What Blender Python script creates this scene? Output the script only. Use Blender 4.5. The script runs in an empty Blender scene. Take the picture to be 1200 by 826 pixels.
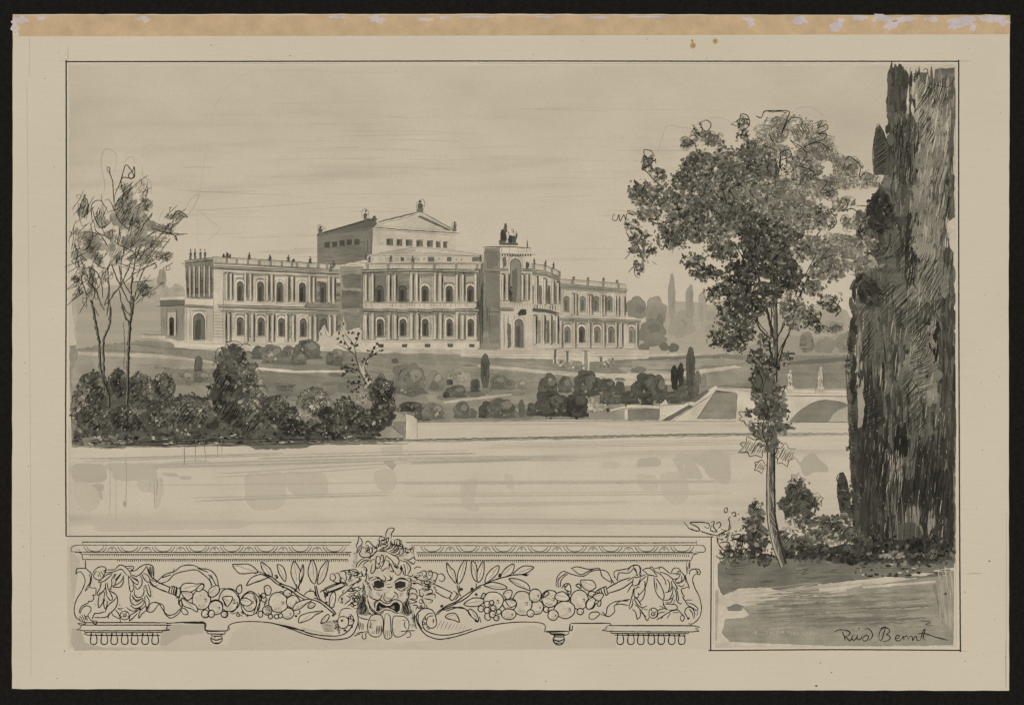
import bpy, math, random
from mathutils import Vector, noise
from mathutils.geometry import tessellate_polygon

# ============================================================ camera, light, exposure
# The place: a drawing in pen and wash on a mounted sheet of paper that lies on a dark
# table, photographed from straight above by daylight.  All drawing coordinates below
# are measured on the sheet itself, in sheet units of U metres.
U = 0.00036
CX, CY = 600.0, 413.0
scene = bpy.context.scene
C = scene.collection
cam = bpy.data.cameras.new('camera'); cam.lens = 90; cam.sensor_width = 36
cam.clip_start = 0.05; cam.clip_end = 60
camo = bpy.data.objects.new('camera', cam); C.objects.link(camo)
camo.location = (0, 0, 1200*U*90/36); scene.camera = camo
W = bpy.data.worlds.new('World'); scene.world = W; W.use_nodes = True
nt = W.node_tree; bg = nt.nodes['Background']
sky = nt.nodes.new('ShaderNodeTexSky'); sky.sky_type = 'NISHITA'; sky.sun_disc = False
sky.sun_elevation = math.radians(74); sky.sun_rotation = math.radians(-35)
nt.links.new(sky.outputs[0], bg.inputs[0]); bg.inputs[1].default_value = 0.07
sl = bpy.data.lights.new('sun', 'SUN'); sl.energy = 2.2; sl.angle = math.radians(12); sl.color = (1, .945, .875)
so = bpy.data.objects.new('sun', sl); C.objects.link(so)
so.rotation_euler = (math.radians(13), math.radians(-9), 0)
scene.view_settings.view_transform = 'Standard'; scene.view_settings.look = 'None'
scene.view_settings.exposure = 0.19; scene.view_settings.gamma = 1
scene.view_settings.use_curve_mapping = False

# ============================================================ helpers
def lin(c):
    return tuple(((v/255)/12.92 if v/255 <= .04045 else ((v/255+.055)/1.055)**2.4) for v in c)
STOPS = [(-.3, (209, 195, 168)), (0, (197, 183, 156)), (.25, (157, 148, 125)), (.5, (111, 106, 90)), (.75, (68, 65, 55)), (1, (30, 28, 23))]
def tone(t):
    t = max(-.3, min(1, t))
    for (a, ca), (b, cb) in zip(STOPS, STOPS[1:]):
        if t <= b:
            f = (t-a)/(b-a); return lin([ca[i]*(1-f)+cb[i]*f for i in range(3)])
    return lin(STOPS[-1][1])
def pigment(name, grain=.10, blot=.16, rough=.9, blot_scale=70, fibre=.0):
    m = bpy.data.materials.new(name); m.use_nodes = True
    n = m.node_tree.nodes; l = m.node_tree.links; b = n['Principled BSDF']
    b.inputs['Roughness'].default_value = rough; b.inputs['Specular IOR Level'].default_value = .03
    at = n.new('ShaderNodeAttribute'); at.attribute_name = 'pigment'
    geo = n.new('ShaderNodeNewGeometry')
    def nz(scale, det, vec=None):
        t = n.new('ShaderNodeTexNoise'); t.inputs['Scale'].default_value = scale; t.inputs['Detail'].default_value = det
        l.new(vec or geo.outputs['Position'], t.inputs['Vector']); return t.outputs['Fac']
    def mr(s, lo, hi, a=.3, c=.7):
        r = n.new('ShaderNodeMapRange'); r.inputs[1].default_value = a; r.inputs[2].default_value = c
        r.inputs[3].default_value = lo; r.inputs[4].default_value = hi; l.new(s, r.inputs[0]); return r.outputs[0]
    def mul(a, b_):
        q = n.new('ShaderNodeMath'); q.operation = 'MULTIPLY'; l.new(a, q.inputs[0]); l.new(b_, q.inputs[1]); return q.outputs[0]
    f = mul(mr(nz(2400, 3), 1-grain, 1+grain), mr(nz(blot_scale, 5), 1-blot, 1+blot))
    if fibre:
        mp = n.new('ShaderNodeMapping'); mp.inputs['Scale'].default_value = (40, 900, 1); l.new(geo.outputs['Position'], mp.inputs[0])
        f = mul(f, mr(nz(1, 4, mp.outputs[0]), 1-fibre, 1+fibre))
    v = n.new('ShaderNodeVectorMath'); v.operation = 'SCALE'; l.new(at.outputs['Color'], v.inputs[0]); l.new(f, v.inputs[3])
    l.new(v.outputs[0], b.inputs['Base Color'])
    bp = n.new('ShaderNodeBump'); bp.inputs['Strength'].default_value = .12; bp.inputs['Distance'].default_value = .0001
    l.new(nz(1500, 4), bp.inputs['Height']); l.new(bp.outputs[0], b.inputs['Normal'])
    return m
WASH = pigment('grey_wash', .13, .17, blot_scale=110)
INK = pigment('pen_ink', .12, .12, blot_scale=300)
PAPER = pigment('aged_paper', .035, .03, blot_scale=14, fibre=.015)
SOFT = pigment('thin_wash', .06, .03, blot_scale=40, fibre=.012)
TAPE = pigment('tape_residue', .07, .10, blot_scale=160)
CLOTH = pigment('black_table', .35, .2, blot_scale=500)

def P(s, z=None):
    """'x,y x,y; x,y ...' -> list of point lists; z=(x0,y0,scale) when measured on an enlargement"""
    out = []
    for part in s.split(';'):
        pts = []
        for q in part.split():
            a, b = q.split(','); a = float(a); b = float(b)
            if z: a = z[0]+a/z[2]; b = z[1]+b/z[2]
            pts.append((a, b))
        if pts: out.append(pts)
    return out
def crom(pts, step=1.3, closed=False):
    if len(pts) < 2: return pts
    if len(pts) == 2 and not closed:
        (x0, y0), (x1, y1) = pts; k = max(1, int(math.hypot(x1-x0, y1-y0)/(step*3)))
        return [(x0+(x1-x0)*i/k, y0+(y1-y0)*i/k) for i in range(k+1)]
    q = [pts[-1]]+list(pts)+[pts[0], pts[1]] if closed else [pts[0]]+list(pts)+[pts[-1]]
    out = []
    for i in range(1, len(q)-2):
        p0, p1, p2, p3 = q[i-1:i+3]
        k = max(1, int(math.hypot(p2[0]-p1[0], p2[1]-p1[1])/step))
        for j in range(k):
            t = j/k; t2 = t*t; t3 = t2*t
            out.append(tuple(.5*((2*p1[c])+(-p0[c]+p2[c])*t+(2*p0[c]-5*p1[c]+4*p2[c]-p3[c])*t2+(-p0[c]+3*p1[c]-3*p2[c]+p3[c])*t3) for c in (0, 1)))
    if not closed: out.append(q[-2])
    return out
LAYER = 1.0
SHEETS = []
COAT = 0.00000022                                     # one coat of ink or wash, in metres
def settle():
    """lay every stroke and wash on top of whatever it crosses, in drawing order"""
    import numpy as np
    H = np.zeros((420, 600), np.int32); cell = 2.0
    for s, me in sorted(SHEETS, key=lambda q: q[0].z0):
        zs = np.zeros(len(s.v)); v = np.array(s.v)[:, :2]
        gx = np.clip(((v[:, 0]/U+CX)/cell).astype(int), 0, 599); gy = np.clip(((CY-v[:, 1]/U)/cell).astype(int), 0, 419)
        for a, b, wash in s.shapes:
            X, Y = gx[a:b], gy[a:b]; x0, x1, y0, y1 = X.min(), X.max(), Y.min(), Y.max()
            if wash or (x1-x0 < 5 or y1-y0 < 5) and (x1-x0)*(y1-y0) < 300:
                k = H[y0:y1+1, x0:x1+1].max()+1; H[y0:y1+1, x0:x1+1] = k
            else:
                cs = set()
                for x, y in zip(X.tolist(), Y.tolist()):
                    cs.update(((x, y), (x+1, y), (x-1, y), (x, y+1), (x, y-1)))
                cx = np.clip([c[0] for c in cs], 0, 599); cy_ = np.clip([c[1] for c in cs], 0, 419)
                k = H[cy_, cx].max()+1; H[cy_, cx] = k
            zs[a:b] = .001001+k*COAT
        co = np.column_stack((v, zs)).astype(np.float32).ravel(); me.vertices.foreach_set('co', co); me.update()
    return int(H.max())
def lobed(r, x, y, rx, ry, n=None, dep=.13, irr=.09, flat=.8):
    """an uneven leafy outline made of bulges of different widths"""
    n = n or max(4, int((rx+ry)/3.6)); cuts = []; a = r.uniform(0, 6.28); w = [r.uniform(.45, 1.6) for _ in range(n)]; tot = sum(w)
    pts = []
    for q in w:
        da = 6.2832*q/tot; bulge = dep*(.5+q*.8)*r.uniform(.6, 1.2); base = 1-dep*.7+r.uniform(-irr, irr)*1.6
        m = max(3, int(q*4))
        for k in range(m):
            f = k/m; kk = base+bulge*math.sin(math.pi*f)
            c, s_ = math.cos(a+da*f), math.sin(a+da*f)
            if s_ < 0: s_ = s_*flat; c = math.copysign(abs(c)**.75, c)
            pts.append((x+rx*kk*c, y-ry*kk*s_))
        a += da
    return pts
class Sheet:
    """collects pen strokes and wash shapes that become ONE mesh"""
    def __init__(s, layer, seed=1, mat=None):
        s.v = []; s.f = []; s.c = []; s.z0 = layer*LAYER+.0011; s.k = 0; s.r = random.Random(seed); s.mat = mat or WASH
        s.shapes = []; s.xmax = 1e9
    def z(s, wash=False):
        return wash                                  # the real height is found in settle(), coat upon coat
    def add(s, pts, faces, col, z):
        b = len(s.v); s.shapes.append((b, b+len(pts), z))
        for (x, y) in pts: s.v.append(((min(x, s.xmax)-CX)*U, (CY-y)*U, 0))
        s.f += [tuple(b+i for i in f) for f in faces]
        if isinstance(col, list): s.c += col
        else: s.c += [col]*len(pts)
    def poly(s, pts, t, rough=.5, step=4, smooth=False, col=None, edge=0, var=0):
        if smooth: pts = crom(pts, step, True)
        q = []
        n = len(pts)
        for i in range(n):
            x0, y0 = pts[i]; x1, y1 = pts[(i+1) % n]
            k = max(1, int(math.hypot(x1-x0, y1-y0)/step)) if not smooth else 1
            for j in range(k):
                f = j/k; q.append((x0+(x1-x0)*f+s.r.uniform(-rough, rough), y0+(y1-y0)*f+s.r.uniform(-rough, rough)))
        tri = tessellate_polygon([[Vector((x, y, 0)) for x, y in q]])
        fs = []
        for a, b, c in tri:
            (ax, ay), (bx, by), (cx, cy) = q[a], q[b], q[c]
            ar = (bx-ax)*(cy-ay)-(by-ay)*(cx-ax)
            fs.append((a, b, c) if ar < 0 else (a, c, b))
        cc = [tone(t+s.r.uniform(-var, var)) for _ in q] if col is None and var else (lin(col) if col else tone(t))
        s.add(q, fs, cc, s.z(True))
        if edge: s.line(q+[q[0]], .55, t+edge, smooth=False, wob=0, taper=0)
    def line(s, pts, w=.8, t=.85, smooth=True, wob=.22, taper=.5, closed=False, col=None, vw=.35):
        p = crom(pts, 1.4, closed) if smooth or closed else pts
        if len(p) < 2: return
        if closed: p = p+[p[0]]
        n = len(p); L = []; R = []
        ox = s.r.uniform(0, 99)
        wn = None
        for i in range(n):
            a = p[max(0, i-1)]; b = p[min(n-1, i+1)]
            dx, dy = b[0]-a[0], b[1]-a[1]; d = math.hypot(dx, dy) or 1; nx, ny = -dy/d, dx/d
            o = wob*noise.noise((ox, i*.25, 0))*2
            f = min(1, (1-taper)+taper*min(i, n-1-i)/max(1, n*.22)) if not closed else 1
            h = w*.5*f*(1+vw*noise.noise((ox+9, i*.4, 3)))
            x, y = p[i][0]+nx*o, p[i][1]+ny*o
            L.append((x+nx*h, y+ny*h)); R.append((x-nx*h, y-ny*h))
        s.add(L+R, [(i, i+1, n+i+1, n+i) for i in range(n-1)], lin(col) if col else tone(t), s.z())
    def lines(s, txt, z=None, **k):
        for p in P(txt, z): s.line(p, **k)
    def blob(s, x, y, rx, ry, t, n=9, irr=.35, ang=0, col=None, edge=0):
        ca, sa = math.cos(ang), math.sin(ang); q = []
        for i in range(n):
            a = 2*math.pi*i/n+s.r.uniform(-.2, .2); k = 1+s.r.uniform(-irr, irr)
            u, v = rx*k*math.cos(a), ry*k*math.sin(a); q.append((x+u*ca-v*sa, y-(u*sa+v*ca)))
        pts = [(x, y)]+q
        s.add(pts, [(0, 1+i, 1+(i+1) % n) for i in range(n)], lin(col) if col else tone(t), s.z())
        if edge: s.line(q, .5, t+edge, smooth=False, wob=0, closed=False, taper=0); s.line([q[-1], q[0]], .5, t+edge, smooth=False, wob=0)
    def hatch(s, cx, cy, rx, ry, ang=60, gap=2.2, w=.6, t=.9, ln=1.0, jit=.25):
        a = math.radians(ang); dx, dy = math.cos(a), -math.sin(a); nx, ny = -dy, dx
        R = max(rx, ry); u = -R
        while u < R:
            u += gap*s.r.uniform(.6, 1.4)
            ox, oy = cx+nx*u, cy+ny*u
            A = (dx/rx)**2+(dy/ry)**2; B = 2*((ox-cx)*dx/rx**2+(oy-cy)*dy/ry**2); Cc = ((ox-cx)/rx)**2+((oy-cy)/ry)**2-1
            D = B*B-4*A*Cc
            if D <= 0: continue
            t0 = (-B-math.sqrt(D))/2/A; t1 = (-B+math.sqrt(D))/2/A
            m = (t0+t1)/2; h = (t1-t0)/2*ln
            m += s.r.uniform(-jit, jit)*h; h *= s.r.uniform(.6, 1.05)
            b = s.r.uniform(-.15, .15)*h
            s.line([(ox+dx*(m-h), oy+dy*(m-h)), (ox+dx*m+nx*b, oy+dy*m+ny*b), (ox+dx*(m+h), oy+dy*(m+h))], w, t)
    def squig(s, cx, cy, rx, ry, n=6, w=.7, t=.92):
        """a loose leafy pen squiggle"""
        pts = []; a = s.r.uniform(0, 6.3); x, y = cx+s.r.uniform(-.3, .3)*rx, cy+s.r.uniform(-.3, .3)*ry
        for i in range(n):
            a += s.r.choice((-1, 1))*s.r.uniform(.9, 2.3); d = s.r.uniform(.35, .8)
            pts.append((x, y)); x = cx+(x-cx)*.45+math.cos(a)*rx*d; y = cy+(y-cy)*.45+math.sin(a)*ry*d
        s.line(pts, w, t)
    def curl(s, cx, cy, rx, ry, a0=0, a1=360, lobes=7, w=.7, t=.92, dep=.25):
        """scalloped pen outline of a leaf clump"""
        pts = []; N = lobes*4
        for i in range(N+1):
            a = math.radians(a0+(a1-a0)*i/N); k = 1+dep*abs(math.sin(lobes*math.pi*i/N))*s.r.uniform(.5, 1.2)-dep*.3
            pts.append((cx+rx*k*math.cos(a), cy-ry*k*math.sin(a)))
        s.line(pts, w, t)
    def spiky(s, cx, cy, rx, ry, n=7, w=.9, t=.95, a0=0, hat=True):
        """a big pen-drawn leaf clump with pointed tips and hatching inside"""
        pts = []
        for i in range(n*2+1):
            a = math.radians(a0)+math.pi*i/n; k = (1.05 if i % 2 == 0 else .68)*s.r.uniform(.85, 1.15)
            pts.append((cx+rx*k*math.cos(a), cy-ry*k*math.sin(a)))
        q = []
        for a, b in zip(pts, pts[1:]): q += [a, ((a[0]*.5+b[0]*.5)+s.r.uniform(-.8, .8), (a[1]+b[1])*.5+s.r.uniform(-.8, .8))]
        s.line(q, w, t, smooth=False, wob=.1)
        if hat: s.hatch(cx, cy, rx*.75, ry*.7, s.r.uniform(40, 70), 2.0, .7, t)
    def foliage(s, cl, d=2.6, dens=1.0, var=.16, pen=.5, light=.10, pt=.95, irr=.45, base=0):
        """clumps (x,y,rx,ry,tone[,density]) filled with leaf-like dabs and pen touches"""
        items = []
        if base:
            for c in cl:
                x, y, rx, ry, t = c[:5]; m = (c[5] if len(c) > 5 else 1)
                for _ in range(max(2, int(base*m*rx*ry/26))):
                    a = s.r.uniform(0, 6.283); k = math.sqrt(s.r.random())*.82; q = s.r.uniform(.22, .42)
                    s.poly(lobed(s.r, x+rx*k*math.cos(a), y+ry*k*math.sin(a), max(2.5, rx*q), max(2.2, ry*q), None, .22, .22), t+s.r.uniform(-.16, .06), .5, 2.5)
        for c in cl:
            x, y, rx, ry, t = c[:5]; dn = dens*(c[5] if len(c) > 5 else 1)
            for _ in range(max(3, int(dn*3.14*rx*ry/(d*d*2.0)))):
                a = s.r.uniform(0, 6.283); k = math.sqrt(s.r.random())*(1.0+.3*s.r.random()**2)
                items.append((x+rx*k*math.cos(a), y+ry*k*math.sin(a), t, k))
        s.r.shuffle(items)
        for x, y, t, k in items:
            tt = t+s.r.uniform(-var, var)
            if s.r.random() < light: tt = t-.33
            dd = d*s.r.uniform(.55, 1.35)*(.75 if k > .85 else 1)
            s.blob(x, y, dd*s.r.uniform(.8, 1.5), dd*s.r.uniform(.55, 1), tt, 7, irr, s.r.uniform(0, 3.14))
            if s.r.random() < pen*.35: s.squig(x, y, d*1.6, d*1.5, s.r.randint(3, 5), s.r.uniform(.4, .75), pt-s.r.uniform(0, .2))
    def build(s, name, parent=None, label=None, cat=None, group=None, kind=None):
        me = bpy.data.meshes.new(name); me.from_pydata(s.v, [], s.f)
        ca = me.color_attributes.new('pigment', 'FLOAT_COLOR', 'POINT')
        buf = []
        for c in s.c: buf += [c[0], c[1], c[2], 1.0]
        ca.data.foreach_set('color', buf); me.materials.append(s.mat); me.update()
        if s.shapes: SHEETS.append((s, me))
        o = bpy.data.objects.new(name, me); C.objects.link(o)
        if parent: o.parent = parent
        tag(o, label, cat, group, kind); return o
def tag(o, label=None, cat=None, group=None, kind=None):
    if label: o['label'] = label
    if cat: o['category'] = cat
    if group: o['group'] = group
    if kind: o['kind'] = kind
def root(name, label, cat, group=None):
    o = bpy.data.objects.new(name, None); o.empty_display_size = .01; C.objects.link(o); tag(o, label, cat, group); return o

# ============================================================ table and mounted sheet
def slab(pts, z0, z1, col, name, mat, parent=None, **k):
    s = Sheet(0, 3, mat); n = len(pts)
    tri = tessellate_polygon([[Vector((x, y, 0)) for x, y in pts]])
    v = [((x-CX)*U, (CY-y)*U, z1) for x, y in pts]+[((x-CX)*U, (CY-y)*U, z0) for x, y in pts]
    for a, b, c in tri:
        ar = (pts[b][0]-pts[a][0])*(pts[c][1]-pts[a][1])-(pts[b][1]-pts[a][1])*(pts[c][0]-pts[a][0])
        s.f.append((a, b, c) if ar < 0 else (a, c, b))
    for i in range(n): j = (i+1) % n; s.f.append((i, n+i, n+j, j))
    s.v = v; s.c = [lin(col)]*len(v)
    return s.build(name, parent, **k)
slab([(-9000, -9000), (9000, -9000), (9000, 9000), (-9000, 9000)], -.02, -.0002, (28, 26, 22), 'table_top', CLOTH, kind='structure')
rr = random.Random(5)
def edgeline(a, b, n, j):
    return [(a[0]+(b[0]-a[0])*i/n+rr.uniform(-j, j), a[1]+(b[1]-a[1])*i/n+rr.uniform(-j, j)) for i in range(n)]
outline = edgeline((15.5, 17.5), (600, 17), 50, .25)+edgeline((600, 17), (1150, 18.5), 50, .3)+edgeline((1150, 18), (1182.5, 19), 6, .5)+\
    edgeline((1183, 19), (1181.5, 330), 30, .25)+edgeline((1181.5, 330), (1182, 808), 30, .25)+edgeline((1182, 808.5), (600, 807.5), 40, .25)+\
    edgeline((600, 807.5), (14.5, 806.5), 40, .25)+edgeline((14.5, 806), (15.5, 18), 50, .3)
board = root('mounted_sheet', 'cream mounted paper sheet with a brown glue strip, lying on the black table', 'paper sheet')
slab(outline, -.0002, .001, (202, 188, 160), 'mount_board', PAPER, board)
g = Sheet(1, 11, TAPE)                                   # strip of old brown glue, skinned in places
top = [(15.6+i*11.675, 18.4+rr.uniform(-.4, .4)) for i in range(101)]
bot = [(1183-i*11.6, 40.7+2.3*i/100+rr.uniform(-.25, .25)) for i in range(101)]
g.poly(top+bot, 0, .15, 8, col=(190, 162, 123))
g.line([(16, 43), (600, 42), (1181, 40.6)], .5, 0, smooth=False, col=(166, 142, 106))
for x, y, rx, ry, sd in [(24, 23, 9, 6, 1), (18, 31, 4, 8, 2), (50, 21, 7, 3, 3), (168, 21, 8, 3, 4), (172, 24, 4, 3, 5), (395, 20, 10, 2, 6), (440, 21, 7, 6, 7), (447, 24, 5, 4, 77), (497, 22, 9, 3, 8),
        (520, 20, 8, 2, 9), (700, 20, 12, 2, 10), (876, 22, 8, 3, 10), (880, 28, 4, 5, 11), (938, 24, 8, 6, 12), (978, 30, 7, 7, 13), (985, 25, 4, 5, 41), (1006, 21, 9, 4, 14), (1035, 21, 16, 5, 15), (1045, 28, 8, 8, 16),
        (1060, 22, 12, 5, 17), (1092, 22, 8, 4, 18), (1122, 25, 14, 8, 19), (1117, 30, 7, 7, 42), (1135, 22, 9, 4, 43), (1160, 22, 16, 5, 20), (1175, 26, 8, 4, 21), (640, 19.5, 9, 2, 22), (1139, 31, 4, 7, 23), (560, 19.5, 20, 1.2, 24), (760, 19.5, 26, 1.2, 25)]:
    g.r = random.Random(sd); g.blob(x, min(y, 40)+1, rx, ry*.8, 0, 13, .45, col=(192, 178, 168))
for i in range(900):
    x = rr.uniform(17, 1180); y = rr.uniform(20, 40); k = rr.uniform(-1, 1)
    g.blob(x, y, rr.uniform(.3, 1.4), rr.uniform(.3, .8), 0, 5, .4, col=(190+k*10, 162+k*12, 120+k*14))
g.build('glue_strip', board)
st = Sheet(1, 12, PAPER)                                 # specks, foxing and pencil marks on the margins
for x, y, rx in [(812, 54, 2.8), (838, 49, 2.4), (811, 48.5, 1)]:
    st.blob(x, y, rx+.8, rx+1.1, 0, 12, .12, col=(184, 160, 118)); st.blob(x, y, rx-.2, rx+.1, 0, 12, .15, col=(168, 132, 84))
for i in range(260):
    x, y = rr.choice([(rr.uniform(18, 74), rr.uniform(50, 800)), (rr.uniform(1128, 1180), rr.uniform(45, 800)), (rr.uniform(20, 1175), rr.uniform(764, 804)), (rr.uniform(20, 1175), rr.uniform(45, 70))])
    rd = rr.choice([.25, .3, .35, .5, .7]) if rr.random() < .6 else .3; st.blob(x, y, rd, rd*.8, rr.uniform(.2, .7), 6, .3)
for x, y, r in [(961, 776, .7), (974, 787, .9), (956, 803, 1.2), (1130, 693, .7), (1159, 657, 1), (248, 53.5, .8), (340, 66, .7), (30, 425, .6), (28, 640, .7), (76, 762, .8)]: st.blob(x, y, r*1.2, r*.8, .75, 7, .3)
st.lines('35,44 35,90; 32,95 34,300 36,500 37,790', w=.45, t=.2, taper=0)
st.lines('80,55 80,72; 70,72 76,72; 1123,72 1136,72; 1125,762 1134,762; 1178,750 1178,806; 1131,672 1150,671', w=.5, t=.4)
st.lines('1179,600 1178.5,700 1179,805', w=.9, t=.12, smooth=False)
st.build('margin_marks', board)
br = Sheet(1, 13, PAPER)                                 # the greyer paper inside the ruled border
def grid(s, x0, y0, x1, y1, nx, ny, fn, jag=.8, mask=None):
    b = len(s.v); s.shapes.append((b, b+(nx+1)*(ny+1), True))
    for j in range(ny+1):
        for i in range(nx+1):
            x = x0+(x1-x0)*i/nx; y = y0+(y1-y0)*j/ny; t = fn(x, y)
            if i in (0, nx): x += s.r.uniform(-jag, jag)
            if j in (0, ny): y += s.r.uniform(-jag, jag)
            s.v.append(((x-CX)*U, (CY-y)*U, 0)); s.c.append(tone(t))
    for j in range(ny):
        for i in range(nx):
            if mask and not mask(x0+(x1-x0)*(i+.5)/nx, y0+(y1-y0)*(j+.5)/ny): continue
            a = b+j*(nx+1)+i; s.f.append((a, a+nx+1, a+nx+2, a+1))
fb = lambda x, y, a, b_, o=0: noise.fractal((x/a+o, y/b_, o), 1, 2, 4)
grid(br, 79, 629.5, 832, 760.5, 90, 20, lambda x, y: .0+.03*fb(x, y, 60, 30), .4)
br.build('inset_paper', board)
rl = Sheet(7, 14, INK)
rl.lines('77,73 300,72.6 600,72.2 900,72.5 1123,72.5', w=1.5, t=.92, wob=.07, taper=0, vw=.12)
rl.lines('78,71 78.2,200 78,350 77.4,500 78,628', w=1.7, t=.85, wob=.07, taper=0, vw=.12)
rl.lines('1123,71 1123,300 1124,600 1125,763', w=1.7, t=.85, wob=.07, taper=0, vw=.12)
rl.lines('78,628 400,627.6 600,628 836,628.6', w=1.2, t=.8, wob=.07, taper=0, vw=.12)
rl.lines('833.3,629 833,700 832.6,761; 830,761.5 980,760.5 1126,761.3', w=1.5, t=.9, wob=.07, taper=0, vw=.12)
rl.lines('81,76 400,75.2; 560,75 1118,76; 81.5,75 81.5,627', w=.45, t=.22, taper=0)
rl.lines('837,757.5 1120,756.5; 836,640 835.5,755; 1119,400 1120,755', w=.45, t=.3, taper=0)
rl.build('ruled_border', board)

# ============================================================ sky
s = Sheet(2, 21, SOFT)
def skyf(x, y):
    st_ = max(0, min(1, (y-150)/140))
    t = .02*(1-st_)-.06*st_+.04*fb(x, y, 90, 60)*(1-st_)
    t += .10*max(0, fb(x, y, 170, 16, 3.3))*max(0, 1-abs(y-205)/120)
    t += .05*max(0, (x-880)/240)*(1 if y < 250 else .3)+.035*max(0, 1-(x-82)/60)
    if x < 250 and y > 330: t += .06
    return t
grid(s, 82, 77.5, 1120, 470, 200, 130, skyf, .5)
r = s.r
for x0, x1, y, h, t in [(610, 760, 163, 2.5, .075), (560, 720, 171, 2, .07), (640, 740, 156, 2, .06), (700, 800, 190, 3, .06), (430, 620, 206, 1.5, .06), (520, 740, 214, 2.2, .07), (480, 600, 238, 1.5, .06), (560, 740, 237, 2, .065),
        (260, 560, 232, 1.5, .055), (300, 380, 296, 4, .10), (340, 372, 292, 2, .12), (620, 700, 305, 1.5, .09), (660, 740, 292, 1.2, .09), (560, 640, 190, 1.2, .06), (700, 735, 253, 1.3, .1), (735, 800, 215, 2, .06), (360, 480, 190, 1.5, .05), (740, 840, 300, 2, .05), (640, 705, 303, .8, .12)]:
    n = 14; up = [(x0+(x1-x0)*i/n, y-h*math.sin(math.pi*i/n)*r.uniform(.5, 1.3)) for i in range(n+1)]
    dn = [(x0+(x1-x0)*i/n, y+h*.6*math.sin(math.pi*i/n)*r.uniform(.3, 1.2)) for i in range(n, -1, -1)]
    s.poly(up+dn[1:-1], t-.055, .15, 6)
for i in range(70):
    x = r.uniform(180, 800); y = r.uniform(120, 320); L = r.uniform(30, 160)
    s.line([(x, y), (x+L*.5, y+r.uniform(-2, 2)), (x+L, y+r.uniform(-3, 3))], r.uniform(.3, .7), r.uniform(.06, .14))
s.lines('215,197 232,196 250,197; 225,247 300,243 380,237; 200,222 260,226 340,229; 222,226 300,224; 231,245 246,258 260,268; 243,283 262,266', w=.45, t=.26)
# tide line of an old water stain
s.lines('235,330 232,250 240,190 248,140 262,110 280,92 300,84 360,83 420,86 520,84', w=.6, t=.03, wob=.8, col=(184, 170, 138))
for i in range(240): s.blob(r.uniform(85, 1115), r.uniform(80, 400), .35, .3, r.uniform(.2, .5), 5, .3)
s.lines('925,134 940,126 955,128 968,140; 770,180 775,165 782,148 800,150 815,152; 830,138 850,140 862,150; 1030,180 1025,210; 990,250 992,270', w=.4, t=.3)
s.build('sky', kind='structure')

# ============================================================ lake
s = Sheet(3, 22, SOFT)
def lakef(x, y):
    t = -.01+.05*fb(x, y, 200, 7, 1.7)+.02*fb(x, y, 40, 20, 7)
    t += .06*max(0, 1-abs(y-(548-(x-80)*.02))/8)*(1 if x < 860 else .3)
    t += .06*max(0, 1-abs(y-608)/12)+.05*max(0, 1-(x-80)/30)
    if x > 836: t += .03
    return t
grid(s, 81, 500, 1120, 666, 180, 70, lakef, .4, mask=lambda x, y: y < 627 or x > 836)
Z = (70, 500, 2.927)
for q, t in [('45,135 60,126 140,128 160,150 155,185 80,188 45,180', .22), ('160,128 350,125 480,112 505,120 340,140 330,178 200,180 180,150', .17), ('120,340 150,325 460,318 640,322 620,345 420,350 150,358', .09),
        ('112,197 150,195 150,218 118,215', .25), ('135,222 148,225 148,248 140,248', .22), ('220,255 230,260 228,275 218,270', .35), ('645,160 700,158 770,160 775,200 765,270 700,285 650,270 637,210', .12), ('780,155 850,160 905,160 920,190 910,235 850,238 790,220', .12),
        ('55,200 100,195 130,220 135,270 90,290 60,250', .1), ('355,160 400,160 405,168 370,168', .2), ('410,172 455,172 450,178 420,178', .2), ('1100,72 1180,66 1175,88 1105,88', .13), ('1112,120 1140,115 1155,130 1140,148 1130,135', .3), ('1080,155 1145,150 1150,205 1100,215', .1), ('270,185 350,180 352,240 330,280 320,225 280,220', .12)]:
    s.poly(P(q, Z)[0], t*.62, .7, 4, smooth=True, edge=.03)
Z2 = (460, 500, 2.927)
for q, t in [('845,112 905,105 920,128 880,138 835,132', .17), ('970,98 1050,92 1100,78 1150,100 1160,180 1140,195 1105,180 1070,120 1030,108 1065,170 1060,180 1010,165 1000,130', .16), ('240,190 290,180 280,250 295,285 250,280 235,235', .10),
        ('385,160 410,170 415,215 395,210', .09), ('840,165 900,170 905,215 850,210', .08), ('920,165 1000,160 1010,240 970,265 930,235', .09), ('720,120 780,125 775,140 725,138', .07)]:
    s.poly(P(q, Z2)[0], t*.62, .7, 4, smooth=True, edge=.03)
Z3 = (740, 380, 4.444)
for q, t in [('850,690 880,720 900,690 945,665 975,700 1020,740 1020,770 960,765 900,790 880,745', .2), ('30,740 140,735 155,715 100,695 40,705', .17), ('210,700 260,700 270,750 330,800 240,800 260,780', .13), ('310,700 400,670 440,650 490,690 510,760 510,800 410,800 370,740', .16)]:
    s.poly(P(q, Z3)[0], t*.75, .4, 4, edge=.04)
def hs(x0, x1, y0, y1, w, t, n=1):
    for i in range(n):
        yy = r.uniform(-1.4, 1.4)*n**.5
        s.line([(x0+r.uniform(0, 20), y0+yy), ((x0+x1)/2, (y0+y1)/2+r.uniform(-1, 1)+yy), (x1-r.uniform(0, 30), y1+yy)], w, t)
hs(90, 345, 540, 533, 1.2, .2, 3); hs(300, 560, 536, 530, .9, .25, 4); hs(170, 480, 545, 537, 1.1, .18, 5); hs(250, 480, 556, 544, 1.3, .14, 4); hs(160, 470, 568, 565, .8, .16, 2); hs(220, 480, 585, 578, .9, .2, 3)
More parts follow.
